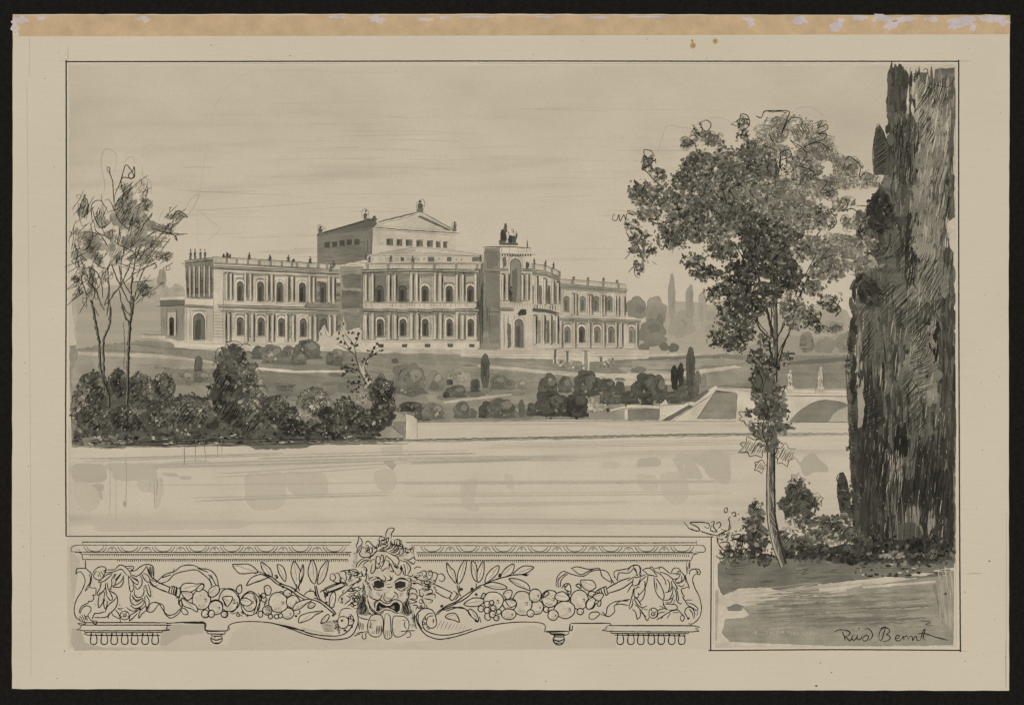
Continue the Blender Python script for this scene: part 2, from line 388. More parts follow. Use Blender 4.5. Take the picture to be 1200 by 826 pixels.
hs(460, 700, 538, 536, 1, .2, 5); hs(470, 640, 544, 540, .9, .22, 3); hs(460, 860, 564, 562, 1.2, .12, 5); hs(480, 860, 580, 577, 1.3, .1, 4); hs(470, 850, 609, 611, 1.4, .13, 6); hs(480, 760, 594, 590, 1.2, .09, 4); hs(90, 480, 612, 610, 1, .09, 4)
hs(700, 1000, 530, 528, .9, .14, 3); hs(560, 900, 522, 517, .8, .16, 5)
for x, y0, y1, t in [(129, 535, 605, .2), (136, 545, 612, .15), (148, 530, 592, .25), (181, 560, 595, .25), (184, 560, 580, .3), (216, 525, 545, .5), (229, 528, 540, .35), (241, 528, 540, .3), (255, 528, 536, .3), (175, 560, 576, .2), (189, 558, 570, .2)]:
    s.line([(x, y0), (x+.5, (y0+y1)/2), (x, y1)], .8, t)
s.line([(81, 537), (330, 533), (480, 529)], .6, .2)
for i in range(130): s.blob(r.uniform(85, 1000), r.uniform(515, 622), .35, .3, r.uniform(.25, .6), 5, .3)
s.build('lake', kind='structure')

# ============================================================ ground: lawns, terraces, paths
s = Sheet(4, 23)
s.poly(P('84,345 130,335 190,325 205,348 196,395 180,408 90,412')[0], .17, 1.2, 5)     # haze of far ground at left
s.poly(P('82,405 160,399 200,400 225,409 262,411 400,411 440,414 560,410 740,412 1000,412 1003,465 835,460 800,495 480,498 440,520 200,524 84,524')[0], .36, .6, 5, var=.04)
Z = (70, 360, 4.588)
for q, t in [('90,190 400,200 560,235 860,250 870,290 560,265 200,245 90,225', .33), ('100,235 400,255 860,300 850,330 560,330 380,320 100,300', .24), ('380,310 560,325 680,340 850,345 860,470 560,470 400,440', .38), ('90,290 300,290 560,330 560,480 60,480 70,330', .28), ('590,420 860,420 860,480 600,480', .30)]:
    s.poly(P(q, Z)[0], t, 1, 4, var=.04)
Z = (300, 370, 4.615)
for q, t in [('0,250 450,258 900,235 900,300 480,310 30,290', .38), ('20,300 330,320 420,350 520,370 500,400 260,470 60,430 20,360', .42), ('100,360 240,370 260,420 200,460 130,440', .46), ('610,235 700,230 900,245 1200,270 1200,330 960,320 700,300 610,300', .34), ('900,420 1200,420 1200,480 950,470', .30)]:
    s.poly(P(q, Z)[0], t, 1, 4, var=.04)
Z = (540, 380, 4.588)
for q, t in [('0,205 380,205 620,270 400,265 170,240 0,225', .30), ('0,240 180,230 600,275 640,290 430,300 400,420 360,480 0,500', .33), ('0,395 370,395 400,480 0,500', .29), ('840,210 1193,195 1193,260 900,262', .30), ('640,265 980,285 930,320 820,330 700,290', .12), ('820,225 1193,265 1193,330 1110,300 960,290', .2)]:
    s.poly(P(q, Z)[0], t, 1, 4, var=.04)
Z = (740, 380, 4.444)
for q, t in [('330,235 640,205 640,300 400,320 330,300', .30), ('840,190 1140,190 1140,345 860,345 830,300', .36), ('0,190 500,175 640,195 330,225 0,240', .26)]:
    s.poly(P(q, Z)[0], t, 1, 4, var=.04)
for i in range(150):
    x = s.r.uniform(85, 990); y = s.r.uniform(416, 505); L = s.r.uniform(10, 50)
    s.line([(x, y), (x+L/2, y+s.r.uniform(-.6, .8)), (x+L, y+s.r.uniform(-.5, 1.5))], s.r.uniform(.5, 1.1), .33+s.r.uniform(-.07, .14))
for i in range(60):
    x = s.r.uniform(300, 840); y = 490-s.r.random()**2*60; s.poly(lobed(s.r, x, y, s.r.uniform(6, 16), s.r.uniform(2.5, 6)), s.r.uniform(.34, .5), .5, 3)
for i in range(60): # pencil strokes on the slope
    x = s.r.uniform(300, 850); y = s.r.uniform(414, 440); s.line([(x, y), (x+s.r.uniform(10, 40), y+s.r.uniform(-1, 2))], .5, .5)
s.build('lawn', kind='structure')
s = Sheet(5, 24)
s.poly(P('92,412 200,415 262,425 262,427 200,420 92,416')[0], .10, .3, 6)
s.poly(P('196,398 216,402 262,403 400,403 540,408 760,408 860,409 860,414 760,418 640,420 560,416 440,413 400,411 300,412 262,412 223,409 205,404')[0], .03, .5, 6)
s.poly(P('300,430 345,434 405,434 405,436 345,437 300,433')[0], -.05, .3, 4); s.poly(P('600,430 680,437 780,438 860,428 870,430 790,443 700,442 620,436')[0], .05, .5, 5)
s.poly(P('560,427 600,430 680,438 675,441 600,434 560,430')[0], .1, .4, 5)
s.poly(P('520,470 560,465 600,461 600,463 560,468 520,473')[0], .1, .4, 5); s.poly(P('690,445 760,447 800,446 790,450 720,452 690,450')[0], .06, .5, 5)
for i in range(14):
    y = 404+i*1.1; s.line([(430+s.r.uniform(0, 60), y), (560, y+s.r.uniform(0, 1)), (700+s.r.uniform(0, 60), y+1+s.r.uniform(0, 1))], .5, .35)
s.line([(90, 408), (170, 413), (262, 424)], .6, .5); s.line([(92, 401), (150, 403), (200, 408), (262, 411)], .8, .5)
s.line([(540, 412), (640, 413), (740, 411), (860, 409)], .6, .5); s.line([(640, 421), (760, 421), (850, 417)], .9, .55); s.line([(430, 414), (560, 424), (640, 434), (700, 442)], .6, .4)
s.build('path', kind='structure')

# ============================================================ far woods and hills behind the palace
FAR = []
def far_tree(name, x, y, rx, ry, t, label, grp='distant trees behind the palace grounds', n=3, seed=0, edge=.06, layer=6):
    b = Sheet(layer, 300+seed+int(x), SOFT if t < .3 else WASH)
    b.poly(lobed(b.r, x, y, rx, ry, None if rx > 7 else 5), t, .3, 3, edge=edge)
    for i in range(n):
        b.poly(lobed(b.r, x+b.r.uniform(-.45, .45)*rx, y+b.r.uniform(-.4, .5)*ry, rx*.4, ry*.35), t+b.r.uniform(-.03, .08), .3, 3)
    b.build(name, None, label, 'tree', grp); return b
b = Sheet(5.6, 31, SOFT)
b.poly(P('735,385 760,375 790,352 830,356 860,350 920,368 960,356 990,362 1004,380 1004,416 735,414')[0], .17, 1.2, 4, var=.03)
b.poly(P('858,412 900,398 930,392 960,396 1003,388 1003,416 858,416')[0], .26, 1.2, 4)
b.poly(P('925,424 960,420 1003,418 1003,422 960,426 925,427')[0], .5, .5, 4)
b.poly(P('90,352 130,345 180,356 205,338 216,348 216,394 165,399 90,408')[0], .2, 1.5, 4, var=.03)
b.build('woodland', None, 'pale grey mass of far-off woods along the horizon', 'woods', kind='stuff')
for i, (x, y, rx, ry, t, lb) in enumerate([
    (190, 328, 5, 13, .28, 'slim pale tree standing above the low roof left of the palace'), (178, 345, 16, 11, .17, 'faint rounded tree between the thin saplings and the palace annex'),
    (207, 342, 11, 8, .17, 'small faint tree touching the left corner of the palace'),
    (746, 361, 13, 14, .38, 'round grey tree right beside the end of the right wing'), (768, 366, 12, 20, .3, 'taller grey tree second from the right palace wing'),
    (765, 392, 16, 18, .4, 'dense grey bush-like tree at the corner of the right palace wing'), (787, 352, 4, 28, .26, 'tallest pale poplar in the distance right of the palace'),
    (808, 354, 4.5, 22, .27, 'pale poplar directly right of the tallest distant one'), (823, 362, 5, 20, .2, 'faintest distant poplar beside the oak leaves'), (798, 382, 14, 16, .24, 'soft round tree below the distant poplars'),
    (838, 378, 16, 18, .2, 'faint broad tree between the poplars and the leafy tree'), (975, 378, 16, 18, .22, 'pale domed tree left of the cypress above the bridge'), (945, 402, 8, 13, .36, 'grey pointed tree behind the bridge statues'),
    (967, 406, 12, 10, .34, 'low grey tree behind the right bridge statue'), (990, 402, 10, 13, .34, 'grey tree against the cypress edge behind the bridge'), (778, 407, 5, 5, .48, 'small dark bush on the terrace beside the right palace wing'), (789, 408, 6, 5.5, .5, 'round dark bush at the end of the terrace'), (755, 408, 6, 5, .45, 'low dark bush at the foot of the right palace wing')]):
    far_tree('bush' if 'bush ' in lb and 'tree' not in lb else 'distant_tree', x, y, rx, ry, t, lb, seed=i, layer=6+(i % 8)*.12*1)

# ============================================================ palace
palace = root('palace', 'long two storey neo-baroque palace with pediment and roof statues on the far terrace', 'palace')
L0 = 7
def part(name, parent, layer, seed, fn, mat=None):
    s = Sheet(layer, seed, mat or WASH); fn(s); return s.build(name, parent)
def lerp(a, b, f): return a+(b-a)*f
def arch_window(parent, x, yb, w, h, t=.6, layer=L0+3, name='window', sur=True, seed=0):
    s = Sheet(layer, int(x*7+yb)+seed)
    def ar(w, h, k=9): return [(x-w/2, yb), (x-w/2, yb-h+w/2)]+[(x-w/2*math.cos(i*math.pi/k), yb-h+w/2-w/2*math.sin(i*math.pi/k)) for i in range(1, k)]+[(x+w/2, yb-h+w/2), (x+w/2, yb)]
    if sur: s.poly(ar(w+4.4, h+3.4), .0, .2, 4); s.line(ar(w+4.4, h+3.4), .5, .6, smooth=False); s.poly([(x+w/2+.3, yb), (x+w/2+.3, yb-h+w/2), (x+w/2+1.5, yb-h+w/2), (x+w/2+1.6, yb)], .32, .2, 4)
    if sur and s.r.random() < .7: s.line([(x-w/2-2.5, yb-h-2.5), (x, yb-h-4), (x+w/2+2.6, yb-h-2.3)], 1, .6)
    s.poly(ar(w, h), t-.02, .35, 3)
    s.poly([(x-w*.32, yb-.5), (x-w*.32, yb-h*.72), (x+w*.15, yb-h*.8), (x+w*.2, yb-h*.4), (x+w*.1, yb-.5)], t+.14, .3, 3)
    s.line(ar(w, h), .75, min(1, t+.32), smooth=False)
    s.line([(x-w/2-2, yb+.8), (x+w/2+2, yb+.8)], .6, .55); s.line([(x, yb-h), (x+.2, yb-h-3)], .8, .6)
    s.build(name, parent)
def columns(parent, xs, y0f, y1f, w=3.2, sh=.4, layer=L0+4, rust=False, name='column', ink=.74):
    for i, x in enumerate(xs):
        s = Sheet(layer, int(x*11)); y0, y1 = y0f(x), y1f(x)
        s.poly([(x-w/2, y0), (x+w/2, y0), (x+w/2, y1), (x-w/2, y1)], .0, .15, 5)
        s.poly([(x+w*.12, y0+1), (x+w/2, y0+1), (x+w/2, y1-1), (x+w*.12, y1-1)], sh*.7, .2, 5)
        s.poly([(x+w/2, y0+1.5), (x+w/2+1.7, y0+2), (x+w/2+1.5, y1-1), (x+w/2, y1-1)], sh+.08, .25, 4)
        s.line([(x-w/2, y0+1), (x-w/2, y1-1)], .5, ink-.08); s.line([(x+w/2, y0+1), (x+w/2, s.r.uniform(y1-6, y1-1))], .85, ink+.1)
        if s.r.random() < .6: s.blob(x+s.r.uniform(-1.5, 1.5), y0+1.5, 1.2, .8, ink+.1, 6, .4)
        if s.r.random() < .4: s.blob(x+s.r.uniform(-1.5, 2), y1-.5, 1.3, .6, ink+.05, 6, .4)
        if s.r.random() < .4: s.line([(x+w/2+.6, y0+3), (x+w/2+.8, s.r.uniform(y0+8, y1))], .7, ink+.15)
        s.line([(x-w*.75, y0+.8), (x+w*.75, y0+.8)], .7, ink); s.line([(x-w*.75, y1-.5), (x+w*.75, y1-.5)], .6, ink)
        s.line([(x-w*.6, y0+2.2), (x+w*.6, y0+2.2)], .5, ink-.15)
        if rust:
            y = y0+4
            while y < y1-2: s.line([(x-w/2, y), (x+w/2, y+s.r.uniform(-.2, .2))], .4, .4); y += 3
        s.build(name, parent)
def statue(parent, x, yb, h, t=.7, w=3, layer=L0+5, name='statue', seed=0):
    s = Sheet(layer, int(x*3+yb)+seed)
    s.blob(x, yb-h*.18, w*.5, h*.2, t-.1, 8, .3); s.blob(x+s.r.uniform(-.4, .4), yb-h*.52, w*.42, h*.26, t, 8, .3); s.blob(x+s.r.uniform(-.3, .5), yb-h*.88, w*.24, h*.11, t+.1, 7, .2)
    s.line([(x-w*.2, yb-h*.6), (x-w*.6, yb-h*.4)], .7, t+.1); s.line([(x+w*.2, yb-h*.62), (x+w*.65, yb-h*.5-s.r.uniform(-1, 2))], .7, t+.1)
    s.line([(x-w*.5, yb), (x+w*.5, yb)], .7, t+.1)
    s.build(name, parent)
def balustrade(parent, x0, y0, x1, y1, h, n, layer=L0+4, t=.45, posts=(), name='balustrade'):
    s = Sheet(layer, int(x0+y0))
    s.poly([(x0, y0), (x1, y1), (x1, y1+h), (x0, y0+h)], .05, .2, 6)
    s.line([(x0-1, y0), ((x0+x1)/2, (y0+y1)/2-.2), (x1+1, y1)], .8, t+.2); s.line([(x0, y0+1.6), (x1, y1+1.6)], .4, t); s.line([(x0-1, y0+h), (x1+1, y1+h)], .6, t+.15)
    for i in range(n):
        f = (i+.5)/n; x = lerp(x0, x1, f); y = lerp(y0, y1, f)
        if s.r.random() < .8: s.line([(x, y+2.2), (x+s.r.uniform(-.3, .3), y+h-.8)], .55, t+s.r.uniform(-.2, .15))
    for f in posts:
        x = lerp(x0, x1, f); y = lerp(y0, y1, f); s.poly([(x-1.3, y-.5), (x+1.3, y-.5), (x+1.3, y+h), (x-1.3, y+h)], .35, .2, 3); s.line([(x+1.3, y), (x+1.3, y+h)], .8, .7)
    s.build(name, parent)
def cornice(s, x0, y0, x1, y1, h=3, t=.5, dent=True):
    s.poly([(x0, y0), (x1, y1), (x1, y1+h), (x0, y0+h)], t*.35, .2, 6)
    s.poly([(x0, y0+h*.45), (x1, y1+h*.45), (x1, y1+h*.95), (x0, y0+h*.95)], t*.95, .25, 5)
    s.line([(x0-1.5, y0), (x1+1, y1)], .8, t+.36); s.line([(x0, y0+h), (x1, y1+h)], .6, t+.22)
    if dent:
        n = int(abs(x1-x0)/2.4)
        for i in range(n):
            x = lerp(x0, x1, i/n); y = lerp(y0, y1, i/n)
            if s.r.random() < .6: s.line([(x, y+h), (x+s.r.uniform(-.2, .2), y+h+1.2)], .5, t+s.r.uniform(-.2, .15))
def wallhatch(s, x0, y0, x1, y1, n, t=.3, w=.35):
    for i in range(int(n*1.7)):
        y = lerp(y0, y1, (i+s.r.random())/n); a = s.r.uniform(x0, x1); s.line([(a, y), (min(x1, a+s.r.uniform(3, 18)), y+s.r.uniform(-.3, .5))], w, t+s.r.uniform(-.1, .12))
def vhatch(s, x0, y0, x1, y1, n, t=.5, w=.5):
    for i in range(n):
        x = lerp(x0, x1, (i+s.r.random())/n); a = s.r.uniform(y0, lerp(y0, y1, .4)); b = s.r.uniform(a+3, y1); s.line([(x, a), (x+s.r.uniform(-.4, .4), b)], w, t+s.r.uniform(-.12, .15))

# --- left annex
anx = bpy.data.objects.new('annex', None); C.objects.link(anx); anx.parent = palace
def f(s):
    s.poly(P('188,350 217,349 217,401 204,398 189,392')[0], .32, .3, 4)
    s.poly(P('188,348.5 216,347.5 217,351 188,352')[0], -.05, .2, 4); s.poly(P('188,353 217,352 217,358 188,359')[0], .5, .3, 4)
    s.line([(187, 352.5), (217, 351.5)], .8, .75); s.line([(184, 359), (217, 358)], 1, .7)
    vhatch(s, 190, 360, 216, 398, 26, .5, .6); s.poly(P('196,366 207,366 207,394 196,392')[0], .12, .4, 4)
    s.line([(196, 362), (196, 392)], .8, .7); s.line([(207, 362), (207, 396)], .9, .7)
part('wall', anx, L0, 1, f); arch_window(anx, 201.5, 393, 5, 21, .75, name='doorway', sur=False)
balustrade(anx, 165, 392, 194, 393, 5, 14, t=.4)
# --- left wing
lw = bpy.data.objects.new('left_wing', None); C.objects.link(lw); lw.parent = palace
yb = lambda x: 301+(x-250)*.063          # top of the balustrade
def f(s):
    s.poly(P('217,306 251,301 400,311 400,405 262,404 217,401')[0], .05, .25, 6, var=.02)
    s.poly(P('217,307 250,303 250,350 219,350')[0], .38, .4, 4)                    # loggia in the end face
    vhatch(s, 219, 308, 250, 349, 30, .62, .7)
    for x in (222, 227, 233, 239, 245): s.poly([(x, 312), (x+1.8, 312), (x+1.8, 348), (x, 348)], .12, .2, 4); s.line([(x+2.2, 311), (x+2.2, 348)], 1.1, .75)
    s.poly(P('218,349 251,350 251,358 218,357')[0], .0, .2, 4); s.line([(217, 349.5), (251, 350.5)], .6, .6); cornice(s, 216, 357, 251, 359, 2.6, .5, False)
    s.poly(P('250,302 262,303 262,402 250,401')[0], .02, .2, 4)
    y = 325
    while y < 400: s.line([(251, y), (258, y+.2)], .4, .35); y += 3.4
    y = 366
    while y < 400: s.line([(250, y), (262, y+.3)], .6, .5); y += 3.6
    s.line([(250.5, 302), (250.5, 400)], .5, .5); s.line([(262, 318), (262, 402)], .6, .55)
    s.poly(P('372,330 400,332 400,405 372,404 372,362 357,360')[0], .3, .6, 3)      # shadow of the centre thrown over the last bays
    
    for x in (267, 290, 316, 340, 365, 388): s.poly([(x-4.5, 321), (x+5, 321.5), (x+5, 353), (x-4.5, 352)], .2, .5, 4); s.poly([(x-3.5, 366), (x+5.5, 366), (x+5.5, 400), (x-3.5, 400)], .22, .5, 4)
    s.poly(P('262,319 398,324 398,327 262,322')[0], .34, .4, 4); s.poly(P('256,363 398,366 398,369 262,366')[0], .36, .4, 4)
    wallhatch(s, 262, 320, 398, 353, 26, .25); wallhatch(s, 262, 366, 398, 400, 30, .28)
    s.poly(P('262,395 400,399 400,410 300,411 205,407 204,400')[0], -.02, .3, 5); s.line([(206, 400), (262, 403), (400, 404)], .5, .5); s.line([(215, 406), (262, 409), (400, 409)], .5, .35)
part('wall', lw, L0, 2, f)
def f(s):
    cornice(s, 250, 311.5, 398, 319, 3.6, .5); cornice(s, 256, 357.2, 398, 361.5, 3.4, .5); s.line([(216, 306), (251, 301.5)], 1, .7); s.line([(213, 309), (250, 306)], .8, .6); s.line([(214, 309), (219, 313)], .7, .7)
    cornice(s, 252, 308, 398, 316, 1.2, .3, False)
part('cornice', lw, L0+4.6, 3, f)
balustrade(lw, 251, 301, 398, 310.5, 7.5, 36, posts=(.1, .18, .27, .36, .45, .54, .62, .66, .75, .83, .9))
up = [281.6, 305.4, 327.9, 354.3, 378.5]; dw = [281.6, 306, 330.3, 355.5, 379.6]
for i, x in enumerate(up): arch_window(lw, x, 353+i*.5, 7, 23, .58+(.05 if i == 3 else 0), sur=i < 4)
for i, x in enumerate(dw): arch_window(lw, x, 393+i*.5, 7.4, 21, .55, sur=i < 4)
columns(lw, [266, 271, 288, 294, 313.5, 319, 337, 343, 363, 368, 386, 391], lambda x: 318+(x-262)*.045, lambda x: 352+(x-262)*.03, rust=False)
columns(lw, [263.5, 268.5, 289, 296, 314, 320, 336, 344, 364, 370, 387, 393], lambda x: 365+(x-262)*.03, lambda x: 401.5, 3.6, rust=True, name='pilaster')
arch_window(lw, 233.3, 398.5, 13, 31, .55, name='doorway'); 
def f(s):
    for x in (218.5, 223, 243, 248): s.line([(x, 361), (x, 400)], .7, .55)
    s.poly(P('244,362 250,362 250,400 244,400')[0], .15, .3, 4)
part('door_surround', lw, L0+2, 4, f)
for x in (223.5, 229, 235.2, 240.6): statue(lw, x, 304, 12.5, .62, 3)
for x, h in ((266.5, 7), (292.5, 8), (316.5, 7), (338, 8), (344, 4), (363.5, 8)): statue(lw, x, yb(x)+.3, h, .72, 4.2)
for x in (262.5, 270): statue(lw, x, yb(x)+.2, 5, .75, 3)
# --- centre
cb = bpy.data.objects.new('central_block', None); C.objects.link(cb); cb.parent = palace
def f(s):
    s.poly(P('372,276 435,258 438,267 436,303 402,310 372,309')[0], .42, .3, 4, var=.03)
    wallhatch(s, 373, 282, 436, 306, 60, .55, .5); vhatch(s, 426, 268, 437, 300, 9, .6)
    s.poly(P('437,268 534,274.5 534,294 437,300')[0], .03, .2, 5); wallhatch(s, 438, 276, 530, 298, 40, .25)
    s.poly(P('430,300 440,297 486,290 530,293 566,298.6 566,318 430,319')[0], .04, .25, 5)
    s.line([(432, 301), (445, 297), (470, 292.5), (490, 290)], .7, .5); s.line([(490, 290), (530, 294), (568, 299)], .5, .4); s.line([(436, 299), (500, 297), (566, 301)], .6, .5)
    s.poly(P('440,298 470,292.5 488,292 486,296 450,299')[0], .2, .4, 4)
    s.poly(P('424,317 558,317 560,400 562,410 424,408')[0], .04, .25, 6)
    s.poly(P('399,312 426,312 426,402 399,402')[0], .32, .4, 4, var=.06); s.poly(P('401,322 423,321 424,338 402,337')[0], .46, .9, 4, var=.06); s.poly(P('401,341 423,341 423,361 400,362')[0], .48, .9, 4, var=.06); s.poly(P('402,366 424,366 420,398 408,400')[0], .4, .9, 4, var=.06); s.line([(400, 338.5), (423, 339)], .8, .25)
    s.line([(400, 338.5), (423, 339)], .8, .25); wallhatch(s, 399, 315, 424, 400, 50, .6, .5); s.line([(424.5, 316), (424.5, 402)], .9, .65)
    for a, b_, t in ((440, 454, .42), (466, 481, .36), (493, 507, .26), (520, 533, .1), (545.5, 556, .12)): s.poly([(a, 322), (b_, 322), (b_, 354), (a, 354)], t, .3, 4); s.line([(a, 323), (b_, 323)], 1.1, .6)
    for a, b_, t in ((440, 454, .3), (466, 480, .15), (490, 506, .12)): s.poly([(a, 369), (b_, 369), (b_, 396), (a, 396)], t, .3, 4)
    s.poly(P('556,317 568,306 570,410 560,409 557,362')[0], .5, .4, 4); vhatch(s, 557, 318, 568, 405, 22, .72, .7)

    for x in (433, 459, 485.5, 513, 539): s.poly([(x-6, 322), (x+6, 322), (x+6, 354), (x-6, 354)], .16, .5, 4); s.poly([(x-6, 368), (x+6, 368), (x+6, 398), (x-6, 398)], .2, .5, 4)
    s.poly(P('424,320 558,320 558,324 424,324')[0], .42, .4, 4); s.poly(P('424,365 560,366.5 560,370 424,369')[0], .4, .4, 4)
    s.poly(P('424,398 562,400 562,408 424,407')[0], -.02, .2, 5)
    for x in (446.4, 474.2, 501, 527.7, 553): s.poly([(x-3.3, 402.8), (x+3.3, 402.8), (x+3.2, 406.8), (x-3.2, 406.8)], .62, .3, 3)
    wallhatch(s, 426, 368, 556, 398, 50, .32)
part('wall', cb, L0, 5, f)
def f(s):
    s.poly(P('371,276 384,271 433,256 441,261 444,264 437,266.5 380,275')[0], .55, .3, 4)
    for i in range(12): s.line([(378+i*4.4, 274-i*1.2), (390+i*4, 270-i*1.0)], .6, .7)
    s.line([(371, 276), (386, 270.5), (435, 257)], 1, .8)
    s.poly(P('443,261 492,248 534,270 534,274 437,268')[0], .0, .2, 5)
    s.poly(P('453,263.5 492,252 527,270.3')[0], .06, .1, 5)
    s.line([(443, 260.5), (470, 254), (492, 248.3)], 1.6, .6); s.line([(446, 263), (492, 250.8)], .6, .6); s.line([(492, 248.3), (535, 271)], 1, .65); s.line([(492, 251), (530, 271)], .6, .6)
    s.poly(P('489,254 493,253 530,270.5 524,270')[0], .55, .3, 3); 
    s.line([(437, 266.5), (480, 270), (538, 273.6)], 1.2, .62); s.line([(437, 269), (534, 276)], .5, .5); s.line([(440, 264.5), (534, 271)], .5, .5)
    s.line([(372, 277), (436, 268)], .6, .7)
part('roof', cb, L0+1, 6, f)
for i, (x, y) in enumerate([(383.5, 287.3), (392.5, 286.4), (401, 285), (409.5, 284.3), (418.5, 283.8)]):
    s = Sheet(L0+2, 70+i); s.poly([(x-3, y-3.2), (x+3, y-3.4), (x+3, y+3.2), (x-3, y+3.4)], .68, .4, 3); s.build('window', cb)
for i, (x, w) in enumerate([(457, 7.6), (468.3, 6.4), (479.5, 7.4), (492, 7.6), (504, 6.8), (513.7, 5.5), (522, 4.6)]):
    s = Sheet(L0+2, 80+i); y = 284+i*.55; s.poly([(x-w/2, y-3.6), (x+w/2, y-3.6), (x+w/2, y+3.4), (x-w/2, y+3.4)], .5, .35, 3); s.poly([(x-w/2, y-3.6), (x, y-3.4), (x-w*.1, y+3), (x-w/2, y+3.4)], .66, .3, 3)
    s.line([(x-w/2-1, y-4), (x+w/2+1, y-4)], .7, .7); s.line([(x-w/2-1.2, y+4.2), (x+w/2+1, y+4.2)], .5, .45); s.build('window', cb)
def f(s):
    x = 434
    while x < 562:
        w = s.r.uniform(3, 8); 
        if s.r.random() < .7: s.poly([(x, 301.5), (x+w, 301.5), (x+w, 306.5), (x, 306.5)], s.r.choice([.15, .2, .5, .6]), .3, 3)
        else: s.squig(x+2, 304, 3, 3, 5, .6, .7)
        x += w+s.r.uniform(1.5, 5)
    s.line([(430, 300.4), (500, 299.6), (565, 300.4)], .6, .5); s.line([(428, 308), (564, 308)], .5, .5)
part('attic', cb, L0+3, 8, f)
balustrade(cb, 428, 309.5, 563, 309.2, 6, 52, t=.55, posts=(.02, .2, .41, .6, .79, .97))
def f(s):
    for k, (x0, x1, d0, d1) in enumerate(((424, 450, 0, -1), (450, 478, -1, -1.5), (478, 506, -1.5, -1.4), (506, 534, -1.4, -.7), (534, 561, -.7, .3))):
        cornice(s, x0, 317+d0, x1, 317+d1, 3.6, .55); cornice(s, x0, 361.6-d0*.4, x1, 362.4-d1*.6, 3.4, .52)
    for x in (430, 433, 459.5, 485.5, 513, 539, 557): s.line([(x-5, 316.5), (x-5, 320.5)], .8, .75); s.line([(x+5, 316.5), (x+5, 320.5)], .9, .8); s.line([(x-5, 361.5), (x-5, 366)], .8, .7); s.line([(x+5, 361.5), (x+5, 366)], .9, .75)
    s.line([(421, 362), (424, 366)], .8, .7); s.line([(424, 400.4), (560, 400.4)], .5, .5); s.line([(424, 398.5), (560, 398.8)], .6, .55)
part('cornice', cb, L0+4.6, 9, f)
xs = [445.2, 472, 498.2, 526.5, 551.2]
for i, x in enumerate(xs):
    arch_window(cb, x, 353.6, 8.6-.3*i, 18.5, .62, sur=i > 1, name='window'); arch_window(cb, x+.3, 394, 7.4-.2*i, 20, .6)
columns(cb, [429, 437, 455.8, 463, 482.4, 488.6, 510, 516.3, 535.6, 542.6, 557.5], lambda x: 319.8, lambda x: 354, 3.5)
columns(cb, [429, 437, 456, 463.6, 482.6, 489.6, 510, 516.6, 535.8, 542.6, 557.5], lambda x: 366.8, lambda x: 398.5, 4, rust=True, name='pilaster')
def f(s):
    s.poly(P('426,355 558,355.5 558,360.5 426,360')[0], .02, .2, 5); s.line([(425, 354.8), (558, 355.2)], .7, .55)
    for x in range(428, 556, 2):
        if s.r.random() < .62: s.line([(x, 356), (x+s.r.uniform(-.4, .4), 356+s.r.uniform(1.5, 4))], .9, s.r.choice([.5, .8, .9]))
part('balcony', cb, L0+5, 10, f)
for x, y, h, w in ((375.5, 276, 11, 7), (428.5, 259, 13, 5), (439, 263, 10, 8), (492.5, 249, 14, 8), (532.5, 271, 11, 5)): 
    statue(cb, x, y, h, .6, w); 
s = Sheet(L0+5.5, 91, INK)
s.lines('489,247 488,240 491,236 496,234 498,240 496,246; 425,256 424,248 428,245 432,249 431,256; 373,270 372,265 376,264 382,270; 530,268 530,262 534,260 535,266', w=.5, t=.65); s.build('statue_outline', cb)
for x, y in ((391, 312), (388, 316), (429, 303), (433, 306), (458, 305), (484, 306), (563, 305)): statue(cb, x, y+2, 8, .6, 4.5)
